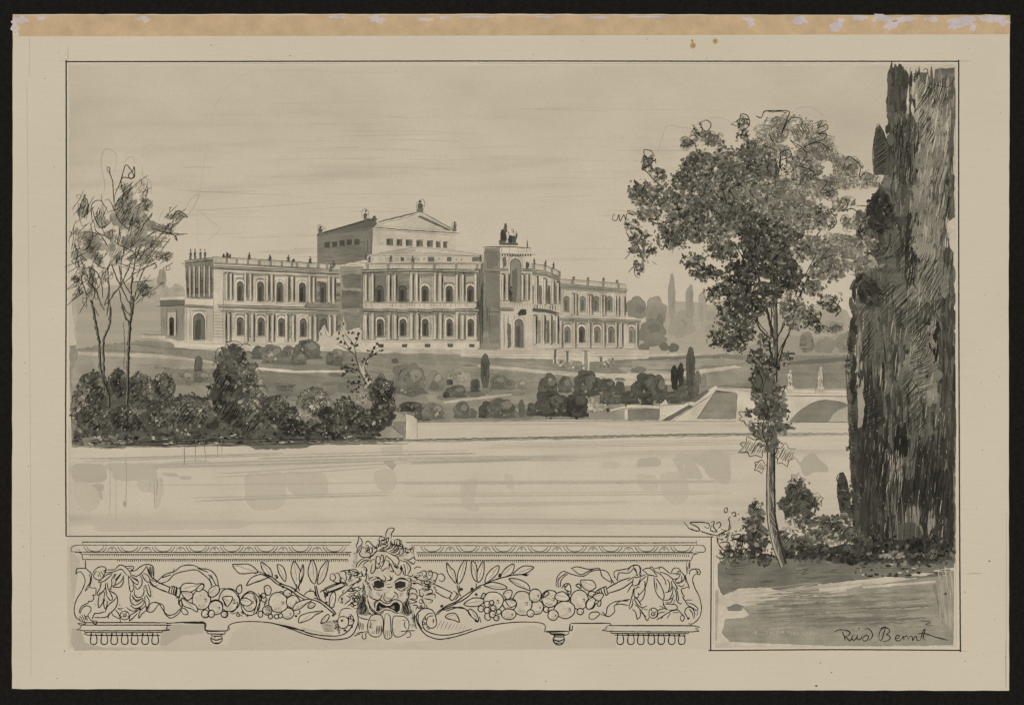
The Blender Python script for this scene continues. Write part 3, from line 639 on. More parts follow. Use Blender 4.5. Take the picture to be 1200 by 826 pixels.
# --- portal tower
pt = bpy.data.objects.new('portal_tower', None); C.objects.link(pt); pt.parent = palace
def f(s):
    s.poly(P('568,292 622,290 624,310 624,410 568,410')[0], .03, .25, 5)
    s.poly(P('568,291 586,290 586,318 587,410 566,410 567,330 566,318')[0], .36, .4, 4, var=.06); s.poly(P('572,370 585,368 586,404 573,402')[0], .42, .8, 4, var=.05); s.poly(P('570,299 584,298 584,314 571,315')[0], .42, .8, 4, var=.05); vhatch(s, 568, 318, 575, 404, 12, .6)
    s.poly(P('569,322 585,322 585,360 570,360')[0], .44, .4, 4); s.line([(567, 318), (587, 319)], 1.2, .7); s.line([(567, 296), (587, 296)], .8, .6); s.line([(567, 365), (587, 366)], 1.1, .6); s.line([(567, 319.6), (587, 321)], .7, .6)
    s.poly(P('586,289 620,290 620,297 586,296')[0], .0, .2, 4)
    for x in (588, 597, 607, 617): s.line([(x, 290), (x, 296)], .7, .6)
    s.line([(566, 290), (586, 289.3), (622, 290.6)], 1.1, .75); 
    for x in range(588, 624, 3): s.poly([(x, 298), (x+1.6, 298), (x+1.4, 300.6), (x+.2, 300.6)], .8, .2, 3)
    s.line([(586, 297.6), (628, 298.6)], .8, .6); s.poly(P('589,302 593,301 594,312 589,314')[0], .5, .4, 3); s.blob(618, 311, 2.2, 4.5, .65, 8, .2)
    s.poly(P('588,318 597,318 597,352 588,352')[0], .12, .3, 4); vhatch(s, 588, 320, 597, 350, 6, .5); vhatch(s, 611, 319, 623, 352, 8, .5)
    cornice(s, 586, 315, 596, 315, 2.5, .5, False); cornice(s, 610, 315, 624, 315.5, 2.5, .5, False)
    cornice(s, 586, 361, 602, 361.5, 3, .55, False); s.poly(P('586,354 602,354 602,360 586,360')[0], .04, .2, 4)
    for x in range(588, 624, 3): s.line([(x, 355), (x+.3, 359)], .8, s.r.choice([.4, .7]))
    for x in (589, 594, 601): s.poly([(x-1.5, 368), (x+1.5, 368), (x+1.5, 404), (x-1.5, 404)], .04, .2, 4); s.line([(x+1.7, 368), (x+1.7, 408)], .8, .6)
    s.poly(P('594,378 599,380 599,406 595,408')[0], .5, .4, 3); s.poly(P('606,368 611,362 617,363 617,369 608,370')[0], .72, .4, 3)
    s.poly(P('564,402 586,404 584,411 562,410')[0], .35, .5, 3)
part('wall', pt, L0+2, 12, f)
arch_window(pt, 604, 354.5, 12, 51, .38, layer=L0+3, name='niche'); statue(pt, 598.5, 353, 18, .75, 5)
arch_window(pt, 608, 407, 9.5, 33, .5, layer=L0+3, name='doorway'); 
columns(pt, [589.2, 594.6, 612.6, 618.2], lambda x: 319.5, lambda x: 353, 3)
s = Sheet(L0+5, 93)
for a in [(590, 276, 3.5, 9), (592, 268, 2.4, 5), (592.5, 264, 1.4, 1.8), (598, 281, 4, 5), (603, 280, 3, 4.5), (588, 284, 4, 3), (605.5, 276, 1.2, 3)]: s.blob(*a, .6+s.r.uniform(-.1, .15), 10, .3)
s.poly(P('585,286 596,284 607,285 607,287.5 585,287.5')[0], .6, .4, 3)
for i in range(14): s.squig(596+s.r.uniform(-9, 9), 278+s.r.uniform(-6, 7), 3, 4, 4, .6, .85)
s.build('quadriga', pt)
statue(pt, 618, 290, 9, .6, 2)
# --- curved link
cl = bpy.data.objects.new('curved_wing', None); C.objects.link(cl); cl.parent = palace
cy = lambda x: 318+(x-623)*.26
def f(s):
    s.poly(P('622,310 640,311 656,319 656,408 622,409')[0], .06, .25, 5); wallhatch(s, 624, 330, 655, 400, 26, .3)
    s.poly(P('623,318 640,320 656,326 656,330 640,324 623,322')[0], .4, .3, 4); s.line([(622, 317), (640, 319), (657, 326)], .9, .65); s.line([(623, 322), (640, 324), (656, 330)], .5, .55)
    s.poly(P('620,362 640,363 655,367 654,370 638,366 620,365')[0], .6, .3, 4); s.line([(618, 361.5), (640, 363), (656, 367.5)], 1, .7)
    for x in range(623, 656, 3): s.poly([(x, 357+(x-623)*.05), (x+1.4, 357+(x-623)*.05), (x+1.2, 361+(x-623)*.1), (x, 361+(x-623)*.1)], s.r.choice([.2, .6, .75]), .3, 3)
    for x, w, t in ((624, 3, .55), (633.5, 3, .5), (643.5, 3, .58), (652, 2, .35)): s.poly([(x-w/2, 334), (x+w/2, 335), (x+w/2, 357), (x-w/2, 356)], t, .3, 3); s.line([(x-w/2, 334), (x-w/2, 356)], .7, .75)
    for x, t in ((622.5, .5), (632, .35), (642, .5), (649, .35)): s.poly([(x-1.6, 375), (x+1.6, 376), (x+1.6, 402), (x-1.6, 402)], t, .3, 3)
part('wall', cl, L0+1, 14, f)
columns(cl, [628.5, 638.5, 648, 654], lambda x: cy(x)+3, lambda x: 357.5, 2.8); columns(cl, [627, 637, 645, 652.5], lambda x: 368, lambda x: 404, 2.8, name='pilaster')
balustrade(cl, 623.5, 309.5, 640, 311.5, 6, 6, posts=(.1, .9)); balustrade(cl, 640, 311.5, 656, 318.5, 6.5, 6, posts=(.4, .95))
for x, y, h in ((626, 309.5, 7), (639, 312, 7.5), (648.5, 315, 8)): statue(cl, x, y, h, .7, 2.6)
# --- right wing
rw = bpy.data.objects.new('right_wing', None); C.objects.link(rw); rw.parent = palace
def f(s):
    s.poly(P('656,327 733.5,333 733.5,374 748,375 748,409 656,409')[0], .05, .25, 6); wallhatch(s, 657, 342, 732, 366, 22, .25); wallhatch(s, 657, 380, 746, 402, 22, .25)
    s.poly(P('656,330 662,332 660,370 656,370')[0], .15, .3, 3); s.line([(656, 326), (656, 408)], .7, .5); s.line([(733.5, 333), (733.5, 372)], .6, .55); s.line([(748, 376), (748, 408)], .6, .5)
    s.line([(656, 408), (748, 408.5)], .6, .5); s.line([(656, 404), (748, 405)], .4, .4); s.line([(656, 370), (733, 372)], .5, .35)
    for x in (673.5, 691, 706.5, 723): s.poly([(x-3, 343), (x+3.5, 343), (x+3.5, 369), (x-3, 368)], .2, .4, 4); s.poly([(x-3, 378), (x+2.5, 378), (x+2.5, 406), (x-3, 406)], .16, .4, 4)
    s.poly(P('657,336 734,342 734,345 657,339.5')[0], .3, .4, 4); s.poly(P('656,375 749,378 749,380.5 656,378')[0], .32, .4, 4); s.poly(P('742,380 748,380 748,408 743,408')[0], .14, .3, 4)
part('wall', rw, L0, 15, f)
def f(s): cornice(s, 656, 333.5, 735, 339.6, 2.6, .42); cornice(s, 655, 372.3, 751, 375.5, 2.6, .45)
part('cornice', rw, L0+4.6, 16, f)
balustrade(rw, 657, 327, 732, 333, 5.4, 16, t=.4, posts=(.18, .42, .66, .9))
for x in (663.5, 682, 692, 716, 733): pass
for x, y, h in ((672, 327.6, 4), (689, 329, 4.5), (707, 330, 5), (723, 331.5, 4)): statue(rw, x, y, h, .55, 3.4)
for x in (663.7, 682.8, 698.5, 714.2): arch_window(rw, x, 365, 6.4, 17.5, .4, sur=False)
for x, t in ((664.6, .42), (681.6, .62), (699.6, .42), (716, .42), (740, .35)): arch_window(rw, x, 401.5, 6.4, 18.5, t)
columns(rw, [671.6, 675, 689.8, 692.6, 705.2, 708.2, 721.4, 724.4, 731], lambda x: 342+(x-660)*.06, lambda x: 369+(x-656)*.03, 2.2, ink=.55)
columns(rw, [657.5, 673, 690.5, 707.5, 722, 728, 746], lambda x: 376+(x-660)*.02, lambda x: 408, 2.4, name='pilaster', ink=.52)
# stepped terrace wall with pedestals in front of the palace
tw = root('terrace_wall', 'pale low terrace wall with square gate piers below the right half of the palace', 'wall')
s = Sheet(L0+6, 95)
s.poly(P('540,410 650,410 760,410 760,420 690,424 650,421 540,418')[0], .03, .4, 5)
for y in (411, 413.5, 417): s.line([(540, y), (650, y+.5), (755, y)], .5, .4)
s.build('wall_face', tw)
for x, y0, y1, w, t in ((650.5, 409.5, 426, 2.5, .55), (665, 411, 425, 3, .5), (686.5, 411, 434, 4, .35), (704, 418, 424, 3, .5)):
    s = Sheet(L0+6.5, int(x)); s.poly([(x-w, y0+1), (x+w, y0+1), (x+w, y1), (x-w, y1)], .02, .3, 3); s.poly([(x-w/2, y0), (x+w/2, y0), (x+w/2, y1), (x-w/2, y1)], t, .4, 3); s.line([(x-w-1, y0), (x+w+1, y0)], .8, .5); s.build('pier', tw)
s = Sheet(L0+6.6, 96); s.foliage([(668, 427, 12, 5, .4), (678, 430, 6, 4, .45), (658, 425, 5, 3, .2)], 1.8, 1.2); s.build('shrub', None, 'scruffy grey shrub in the gap between the terrace gate piers', 'shrub')
s = Sheet(L0+6.6, 97); s.foliage([(714, 425, 6, 4, .4), (708, 430, 5, 2.5, .5), (722, 427, 4, 3, .25)], 1.8, 1.2); s.build('shrub', None, 'small grey shrub right of the terrace gate piers', 'shrub')
fo = root('fountain', 'pale pointed fountain among the hedges at the foot of the palace', 'fountain')
s = Sheet(L0+6, 98)
s.poly(P('374,402 374,391 378,383 380,380 384,388 388,395 392,390 397,387 400,388 401,376 403,370 405,378 406,388 412,386 420,384 424,388 424,402 400,408 372,406')[0], .06, .5, 3)
s.lines('374,389 380,383 382,392 388,396; 401,388 402,374 403.5,371 405,386; 412,386 420,384', w=.5, t=.5); s.blob(376.4, 391.5, .9, 1.8, .75, 6, .2); s.blob(402.8, 379.5, .9, 2, .7, 6, .2); s.build('basin', fo)

# ============================================================ hedges, bushes and small trees on the slope
BSTEP = [0]
def bush(x, y, rx, ry, t, label, style='wash', name='bush', cat='bush', grp='garden bushes on the slope', layer=L0+7, seed=0, parent=None, **k):
    BSTEP[0] += .05; s = Sheet(layer+BSTEP[0], 500+int(x*3+y)+seed)
    if style == 'wash':
        s.poly(lobed(s.r, x, y, rx, ry), t, .25, 3, smooth=False, edge=.14)
        if ry > 5: s.poly([(x-rx*1.15, y+ry*.86), (x-rx*.9, y+ry*.45), (x-rx*.3, y+ry*.6), (x+rx*.3, y+ry*.4), (x+rx*.9, y+ry*.55), (x+rx*1.2, y+ry*.84), (x+rx*.3, y+ry*.95)], t+.07, .5, 3)
        for i in range(max(2, int(rx*ry/45))):
            a = s.r.uniform(0, 6.3); q = s.r.random()**.6*.55; k = s.r.uniform(.3, .55)
            s.poly(lobed(s.r, x+rx*q*math.cos(a), y+ry*q*math.sin(a), rx*k, ry*k), t+s.r.uniform(-.05, .13), .2, 3, edge=.1 if s.r.random() < .5 else 0)
        for i in range(int(rx/3)): a = s.r.uniform(0, 3.1); s.curl(x+rx*.4*math.cos(a), y-ry*.4*math.sin(a), rx*.35, ry*.35, math.degrees(a)-60, math.degrees(a)+80, 3, .5, t+.25)
        if rx > 6: s.poly(lobed(s.r, x+rx*.35, y-ry*.3, rx*.4, ry*.4), t-.1, .3, 3)
        if rx > 9:
            s.hatch(x+rx*.1, y, rx*.7, ry*.6, 35, 3.2, .45, t+.2, .5)
            s.foliage([(x-rx*.1, y+ry*.2, rx*.8, ry*.7, t+.05)], 1.7, .35, .13, .4, .06)
    elif style == 'pen':
        s.poly(lobed(s.r, x, y, rx*.95, ry*.95), t+.03, .4, 3); s.foliage([(x, y, rx, ry, t+.04)], 2.4, 1.1, .17, .55, .045, base=1, **k)
        s.hatch(x, y, rx*.95, ry*.9, 52, 1.7, .65, min(.99, t+.33), .6); s.hatch(x-rx*.2, y+ry*.3, rx*.6, ry*.5, 40, 1.8, .7, .97, .6)
        for i in range(3):
            a = s.r.uniform(20, 160); s.curl(x+s.r.uniform(-.4, .4)*rx, y+s.r.uniform(-.4, .3)*ry, rx*s.r.uniform(.35, .6), ry*s.r.uniform(.35, .6), a-110, a+90, 5, .7, .9)
        for i in range(int(rx*ry/60)+2):
            a = s.r.uniform(0, 6.3); s.blob(x+rx*.9*math.cos(a)*s.r.random(), y+ry*.9*math.sin(a)*s.r.random(), s.r.uniform(.5, 1.1), s.r.uniform(.4, .9), .14, 6, .4)
        s.curl(x, y, rx, ry, 10, 175, int(rx/2.2)+3, .8, .9, .16)
        for q in range(2): s.foliage([(x+rx*s.r.uniform(-.1, .6), y-ry*s.r.uniform(.0, .5), rx*s.r.uniform(.2, .4), ry*s.r.uniform(.2, .4), t-.2)], 2, .8, .15, .6, .1)
        s.foliage([(x+s.r.uniform(-1, 1)*rx, y-s.r.uniform(.1, .9)*ry, rx*.4, ry*.3, t-.03), (x+s.r.uniform(-1, 1)*rx, y+s.r.uniform(-.4, .4)*ry, rx*.4, ry*.3, t)], 2.2, 1, .15, .6, .04)
        s.hatch(x+rx*.3, y-ry*.2, rx*.6, ry*.6, 48, 2, .6, .9, .8)
    elif style == 'column':
        s.poly([(x-rx*.5, y+ry), (x-rx*.9, y+ry*.3), (x-rx*.9, y-ry*.5), (x-rx*.4, y-ry*.9), (x, y-ry), (x+rx*.5, y-ry*.9), (x+rx, y-ry*.4), (x+rx*.9, y+ry*.4), (x+rx*.6, y+ry)], t, .4, 3, edge=.12)
        for i in range(int(ry*1.2)): s.line([(x+s.r.uniform(-.8, .8)*rx, y+s.r.uniform(-.8, .5)*ry)]*1+[(x+s.r.uniform(-.7, .7)*rx, y+s.r.uniform(.1, .9)*ry)], s.r.uniform(.6, 1.4), t+s.r.uniform(-.08, .16))
    return s.build(name, parent, label, cat, grp)
# hedge mounds below the left wing
for a in [(304, 413, 8, 9, .55, 'dark rounded bush just right of the big conical bush top'), (320, 416, 12, 11, .45, 'grey mound first of the hedge under the left wing'), (341, 417, 14, 12, .45, 'grey mound in the middle of the hedge under the left wing'),
          (360, 410, 16, 12, .52, 'tallest lumpy mound of the hedge left of the fountain'), (350, 420, 9, 8, .52, 'dark low mound under the tallest hedge mound'), (387, 420, 4.5, 8, .52, 'narrow upright bush left of the sapling'),
          (396, 415, 7, 6, .4, 'pale little bush behind the sapling leaves'), (397, 423, 5, 6, .48, 'small round bush touching the sapling'), (233, 427, 4.5, 10, .55, 'small lollipop shaped bush on the left lawn'), (217, 442, 10, 9, .36, 'pale rounded bush left of the lollipop shaped one'),
          (236, 442, 10, 7, .42, 'low bush at the foot of the lollipop shaped one'), (252, 440, 7, 8, .4, 'pale bush against the left side of the big conical bush')]:
    bush(*a)
for a in [(480, 445, 19, 19, .46, 'largest round grey bush right of the sapling'), (510, 447, 9, 12, .38, 'oval grey bush between the largest round one and the pale dome'), (537, 446, 14, 14, .28, 'pale dome shaped bush with a light rim below the centre'),
          (535, 459, 12, 7, .55, 'dark low bush in front of the pale dome'), (527, 448, 3.6, 3.6, .6, 'tiny dark ball bush left of the pale dome'), (523, 463, 3.5, 4, .65, 'tiny dark bush below the oval grey one'), (463, 423, 4, 3, .5, 'tiny grey bush alone on the upper lawn'), 
          (446, 446, 6, 7, .5, 'small grey bush against the sapling trunk'), (482, 477, 13, 6, .66, 'dark spreading bush above the end of the embankment wall'), (495, 485, 10, 8, .6, 'dark rounded bush standing on the left end of the embankment wall'), (508, 482, 12, 10, .45, 'lighter bush right behind the wall end'),
          (541, 481, 9, 10, .5, 'grey bush above the wall left of the dark half dome'), (553, 484, 5, 6, .5, 'little grey bush above the wall below the column topiary'), (570, 481, 9, 9.5, .66, 'dark half dome bush above the wall'), (587, 479, 16, 12, .5, 'broad outlined bush right of the dark half dome'),
          (623, 480, 6, 8, .6, 'small dark bush left of the tree clump'), (557, 452, 5.5, 8, .6, 'small dark bush at the foot of the column topiary'), (584, 448, 9, 9, .46, 'grey bush right of the column topiary'), (597, 451, 6, 6, .42, 'smaller grey bush second right of the column topiary'), (610, 451, 7, 5.5, .34, 'faint last bush right of the column topiary')]:
    bush(*a, layer=L0+7.5)
bush(568.5, 434, 5.2, 20, .58, 'tall dark column topiary alone on the lawn below the centre', 'column', 'topiary', 'topiary')
bush(611, 478, 3.4, 10, .55, 'narrow upright shrub above the wall beside the tree clump', 'column')
for a in [(642, 452, 12, 13, .58, 'upper left bush of the dark clump above the wall'), (662, 451, 8, 10, .55, 'middle upper bush of the dark clump'), (646, 474, 17, 15, .68, 'large dark lower left bush of the clump above the wall'),
          (675, 474, 14, 16, .72, 'darkest lower bush in the middle of the clump'), (687, 450, 15, 15, .6, 'round upper bush at the right of the clump'), (711, 452, 10, 8, .62, 'dark bush right of the round upper one'), (717, 465, 14, 9, .55, 'low bush right of the clump behind the light shrub'),
          (726, 455, 5.5, 9, .58, 'oval upright bush in the gap between the two clumps'), (739, 466, 10, 8, .64, 'dark small bush left of the right hand round bush'), (757, 454, 16, 15, .64, 'big round bush left of the spiky group by the stairs'), (772, 456, 9, 15, .58, 'pointed bush beside the big round one'),
          (758, 470, 7, 6, .7, 'small dark bush overhanging the low wall'), (783, 466, 14, 7, .62, 'low dark hedge bush before the narrow cypresses'), (803, 459, 15, 12, .58, 'rounded bush at the foot of the tallest narrow cypress')]:
    bush(*a, layer=L0+8)
for a in [(790, 442, 4.2, 14, .78, 'leftmost short dark cypress beside the stairs'), (797.5, 438, 3.4, 13, .74, 'short dark cypress between the leftmost and the tallest by the stairs'), (809, 433, 5.2, 27, .62, 'tallest narrow cypress beside the stairs'), (817.5, 443, 3, 9, .52, 'smallest pale cypress right of the tallest one'), (824, 446, 3, 7, .4, 'faint stub of a cypress closest to the stairs')]:
    bush(*a, 'column', 'cypress', 'cypress', 'narrow cypresses by the stairs', L0+8.4)
s = Sheet(L0+8.6, 61); s.foliage([(700, 478, 12, 7, .12), (690, 470, 6, 5, .2), (708, 484, 8, 3, .2)], 2, 1.1, .14, .3); s.build('shrub', None, 'pale ragged shrub standing on the wall right of the dark clump', 'shrub', 'garden bushes on the slope')

L1 = L0+5.5
# ============================================================ embankment wall, stairs, pool, bridge
em = root('embankment_wall', 'long pale stone embankment wall along the lake edge', 'wall')
s = Sheet(L1+9, 62, SOFT)
s.poly(P('476,495 700,491 1003,490 1003,512 840,511 700,512 600,515 470,517')[0], .02, .4, 6, var=.015)
for i in range(26): x = s.r.uniform(480, 930); y = s.r.uniform(494, 509); s.line([(x, y), (x+s.r.uniform(20, 90), y-.4)], .45, .16)
s.line([(488, 495), (620, 493.5), (800, 493.5), (1000, 493)], .7, .5); s.line([(490, 497.5), (700, 496.5)], .4, .3)
s.build('wall_face', em)
s = Sheet(L1+9.2, 63)
for w, t, o in ((1.6, .42, 0), (.8, .62, -.4), (1, .35, 1.6)): s.line([(380, 516.5+o), (470, 515.5+o), (560, 513.8+o), (700, 511.2+o), (840, 508.5+o), (1000, 508+o)], w, t, wob=.5)
for i in range(26): x = s.r.uniform(470, 900); y = 515-(x-470)*.016; s.line([(x, y+s.r.uniform(-1, 4)), (x+s.r.uniform(15, 70), y+s.r.uniform(-1, 3))], .6, .4)
s.build('waterline', em)
s = Sheet(L1+9.4, 64)
s.poly(P('454,483 462,481 475,487 475,513 440,513 450,500')[0], .28, .4, 3, edge=.1); s.poly(P('460,494 475,493 474,512 462,503')[0], .42, .3, 3)
s.poly(P('475,484 484,487 489,491 489,514 475,514')[0], -.04, .3, 3); s.line([(475.3, 485), (475.3, 514)], .8, .65); s.line([(489, 491), (489, 514)], .5, .5); s.line([(474, 484), (484, 487), (490, 493)], .6, .5); s.lines('453,490 460,500 470,508; 456,500 462,500', w=.7, t=.7)
s.build('end_pier', em)
lw2 = root('garden_wall', 'low grey wall with pale coping joining the stairs below the cypresses', 'wall')
s = Sheet(L1+9.3, 65)
s.poly(P('690,483 733,479 772,478 772,492 690,492')[0], .3, .4, 4); s.poly(P('735,479 772,478 772,492 735,492')[0], .42, .4, 4, edge=.1); s.build('wall_face', lw2)
s = Sheet(L1+9.5, 66); s.poly(P('714,480 740,474 772,475 772,479 738,479 716,482')[0], -.06, .3, 3); s.poly(P('732,475 735,475 735.5,491 732,491')[0], .0, .2, 3)
s.line([(716, 482), (735, 478.5), (772, 479)], .8, .65); s.blob(712.5, 480, 2, 2.4, .75, 7, .3); s.blob(733, 475, 1.2, 1.8, .7, 7, .3); s.build('coping', lw2)
sta = root('stairs', 'pale flight of garden stairs with sloping side walls going up from the lake', 'stairs')
s = Sheet(L1+9.5, 67)
s.poly(P('772,492 772,476 780,468 783,474 803,473 838,452 866,453 862,493 772,493')[0], -.02, .3, 4); s.build('flight', sta)
Z = (740, 380, 4.444)
for q, t, nm in [('160,498 300,420 320,425 200,500', .55, 'side_wall'), ('300,400 390,342 405,348 330,405', .5, 'side_wall')]:
    s = Sheet(L1+9.9, 68); s.poly(P(q, Z)[0], t, .3, 3, edge=.1)
    for ln in P('145,420 145,495; 145,425 180,420 280,415; 215,500 440,350; 340,492 440,340; 300,420 300,405 395,338', Z): s.line(ln, .6, .55)
    s.build(nm, sta)
s = Sheet(L1+9.7, 69); s.poly(P('340,492 440,345 530,342 548,370 545,492', Z)[0], .36, .4, 4, edge=.16, var=.03); s.poly(P('440,340 515,340 525,355 440,358', Z)[0], .55, .3, 3); s.line(P('548,350 546,492', Z)[0], .9, .55)
s.build('channel', None, 'grey tapering water channel between the stairs and the bridge', 'channel')
brg = root('bridge', 'pale stone bridge with one low arch left of the cypress', 'bridge')
s = Sheet(L1+9.7, 70)
s.poly(P('840,453 870,455 920,457 1003,458 1003,494 862,494 864,460 840,457')[0], .0, .3, 5); s.poly(P('840,452 870,453 870,456 840,455')[0], .3, .2, 4)
s.line([(838, 452), (872, 453.5), (900, 455)], .8, .6); s.line([(840, 456), (866, 457.4), (900, 459)], .5, .5)
s.build('abutment', brg)
s = Sheet(L1+9.9, 71)
ap = [(925, 494), (931, 487), (940, 479), (952, 472), (963, 469), (975, 469.5), (988, 472), (1000, 477), (1003, 479), (1003, 494)]
s.poly(ap, .4, .3, 4, var=.03); s.poly(P('971,494 976,485 984,479 994,476 1003,478 1003,494')[0], .16, .3, 4); s.line(ap[:9], .8, .6); s.line([(971, 494), (976, 485), (984, 479), (994, 477)], .5, .4); s.line([(922, 494.5), (1003, 494.5)], .8, .6)
s.build('arch', brg)
s = Sheet(L1+9.8, 72); s.poly(P('912,455 1003,456 1003,464 912,463')[0], -.08, .3, 4); s.line([(912, 463.5), (1003, 464.5)], 1.1, .5); s.line([(912, 456), (1003, 457)], .6, .5); s.line([(914, 460), (1003, 461)], .4, .35)
for x in (925, 958, 963): s.poly([(x-3, 455), (x+4, 455), (x+3, 461), (x-2, 461)], .1, .4, 3); s.line([(x-3, 455.5), (x+4, 455.5)], .8, .7); s.line([(x-2.4, 456), (x-2.4, 461)], .7, .7)
s.build('parapet', brg)
for x, h, lb in ((925.5, 21, 'pale stone statue on the bridge parapet, nearer the leafy tree'), (961, 25, 'pale stone statue on the bridge parapet, nearer the cypress')):
    s = Sheet(L1+10, int(x)); y = 455
    for dx, dy, rx, ry in ((0, -h*.2, 3.2, h*.2), (.4, -h*.5, 3.4, h*.25), (0, -h*.75, 3, h*.15), (.5, -h*.95, 1.5, 2)): s.blob(x+dx, y+dy, rx, ry, .0, 10, .2, edge=.35)
    s.poly([(x-4, y-2), (x+5, y-2), (x+4, y+1), (x-3, y+1)], -.05, .3, 3)
    for i in range(9): s.squig(x+s.r.uniform(-1.8, 1.8), y-s.r.uniform(3, h-3), 2, 3, 4, .6, .65)
    s.line([(x+2.8, y-4), (x+3.4, y-h*.5), (x+2.4, y-h*.85)], 1, .5); s.line([(x+1, y-4), (x-1, y-h*.45)], .8, .7)
    s.build('statue', None, lb, 'statue', 'statues on the bridge')

# ============================================================ thicket on the left bank
s = Sheet(L1+9, 73)
s.poly(P('86,470 100,460 200,470 260,480 330,480 400,490 450,490 478,500 474,513 400,516 330,520 250,520 200,521 130,524 84,520 90,500')[0], .62, 1.2, 4, var=.05)
s.poly(P('95,512 130,510 160,522 140,526 100,524')[0], .4, .8, 3); s.poly(P('280,517 330,515 370,519 360,525 300,527')[0], .5, .8, 3)
for i in range(520):
    x = s.r.uniform(88, 472); y = 519-(x-88)*.012+s.r.uniform(-9, 2.5); s.blob(x, y, s.r.uniform(1, 4), s.r.uniform(.5, 1.6), s.r.uniform(.5, 1) if s.r.random() < .9 else .08, 7, .4)
for i in range(150):
    x = s.r.uniform(95, 460); y = 521-(x-88)*.012+s.r.uniform(-5, 3.5); s.line([(x, y), (x+s.r.uniform(5, 40), y+s.r.uniform(-1, .6))], s.r.uniform(.5, 1), s.r.uniform(.6, .95))
for x in (216, 240, 229, 260, 255): s.line([(x, 508), (x+.5, 532)], .6, .6)
s.build('bank', kind='structure')
TG = 'dark thicket bushes on the left bank'
for i, a in enumerate([(110, 459, 18, 22, .6, 'hatched dark bush behind the left pair of thin trunks'), (139, 452, 13, 17, .66, 'dark bush between the thin trunks'), (165, 460, 17, 21, .58, 'dark hatched bush right of the third thin trunk'), (192, 456, 14, 17, .6, 'bush with a pale edge on its right left of the domed bush'),
        (93, 482, 9, 24, .42, 'pale hatched bush at the very left edge of the drawing'), (114, 492, 22, 18, .62, 'low dark bush at the foot of the left thin trunks'), (150, 494, 24, 18, .66, 'low dark bush around the third thin trunk'), (188, 490, 22, 18, .62, 'low bush between the thin trunks and the domed bush'),
        (221, 485, 26, 21, .58, 'domed leafy bush left of the big conical bush')]):
    bush(*a, 'pen', grp=TG, layer=L1+10+i*.15)
for i, a in enumerate([(322, 484, 18, 19, .64, 'dark low bush right of the big conical bush'), (344, 492, 15, 15, .68, 'dark low bush left of the pale round bush'), (368, 475, 19, 20, .4, 'pale round bush with an inked leafy outline'), (384, 488, 10, 11, .74, 'very dark ball bush in front of the pale round one'), (404, 482, 12, 15, .62, 'leafy dark bush left of the sapling foot'),
        (416, 492, 16, 16, .68, 'dark hatched bush under the sapling'), (448, 460, 15, 15, .68, 'dark bush right of the sapling foot'), (450, 482, 14, 17, .7, 'dark bush beside the end pier of the wall'), (432, 498, 18, 12, .66, 'low dark bush left of the end pier'), (345, 505, 20, 9, .72, 'dark ground bush at the water edge left'), (385, 505, 22, 9, .7, 'dark ground bush at the water edge right')]):
    bush(*a, 'pen', grp=TG, layer=L1+10+i*.15)
# the big conical bush
s = Sheet(L1+12, 74)
s.foliage([(274, 412, 14, 9, .62), (272, 425, 18, 12, .62), (281, 436, 22, 12, .55), (264, 440, 12, 14, .75), (276, 452, 24, 14, .68), (262, 465, 20, 16, .76), (290, 470, 24, 16, .62), (275, 488, 30, 18, .7), (255, 492, 14, 14, .74), (303, 490, 12, 14, .55), (294, 505, 16, 8, .65)], 2.9, 1.2, .13, .6, .03, base=1.6)
for a in ((285, 425, 9, 8), (296, 448, 10, 12), (298, 480, 10, 14), (272, 492, 14, 12)): s.hatch(*a, 45, 1.7, .7, .95, .85)
for a in ((262, 450, 14, 20), (265, 480, 18, 18), (290, 500, 16, 10)): s.hatch(*a, 60, 1.8, .7, .99, .7)
for a in ((274, 405, 9, 5), (258, 418, 5, 10), (291, 420, 6, 8), (300, 440, 6, 9), (307, 462, 7, 10), (250, 460, 6, 10), (288, 408, 6, 5)): s.curl(*a, 20, 200, 5, .8, .93, .2)
for i in range(26): s.blob(292+s.r.uniform(-12, 20), 470+s.r.uniform(-42, 34), s.r.uniform(.5, 1.6), s.r.uniform(.4, 1.1), .15, 6, .5)
s.foliage([(300, 455, 7, 16, .38), (298, 478, 9, 12, .42), (291, 428, 7, 9, .42)], 2, .8, .15, .6, .1)
for a in ((298, 460, 9, 18), (290, 428, 8, 10), (296, 488, 12, 12)): s.hatch(*a, 50, 1.9, .6, .85, .8)
s.build('bush', None, 'big conical dark bush standing tallest on the left bank', 'bush', TG)

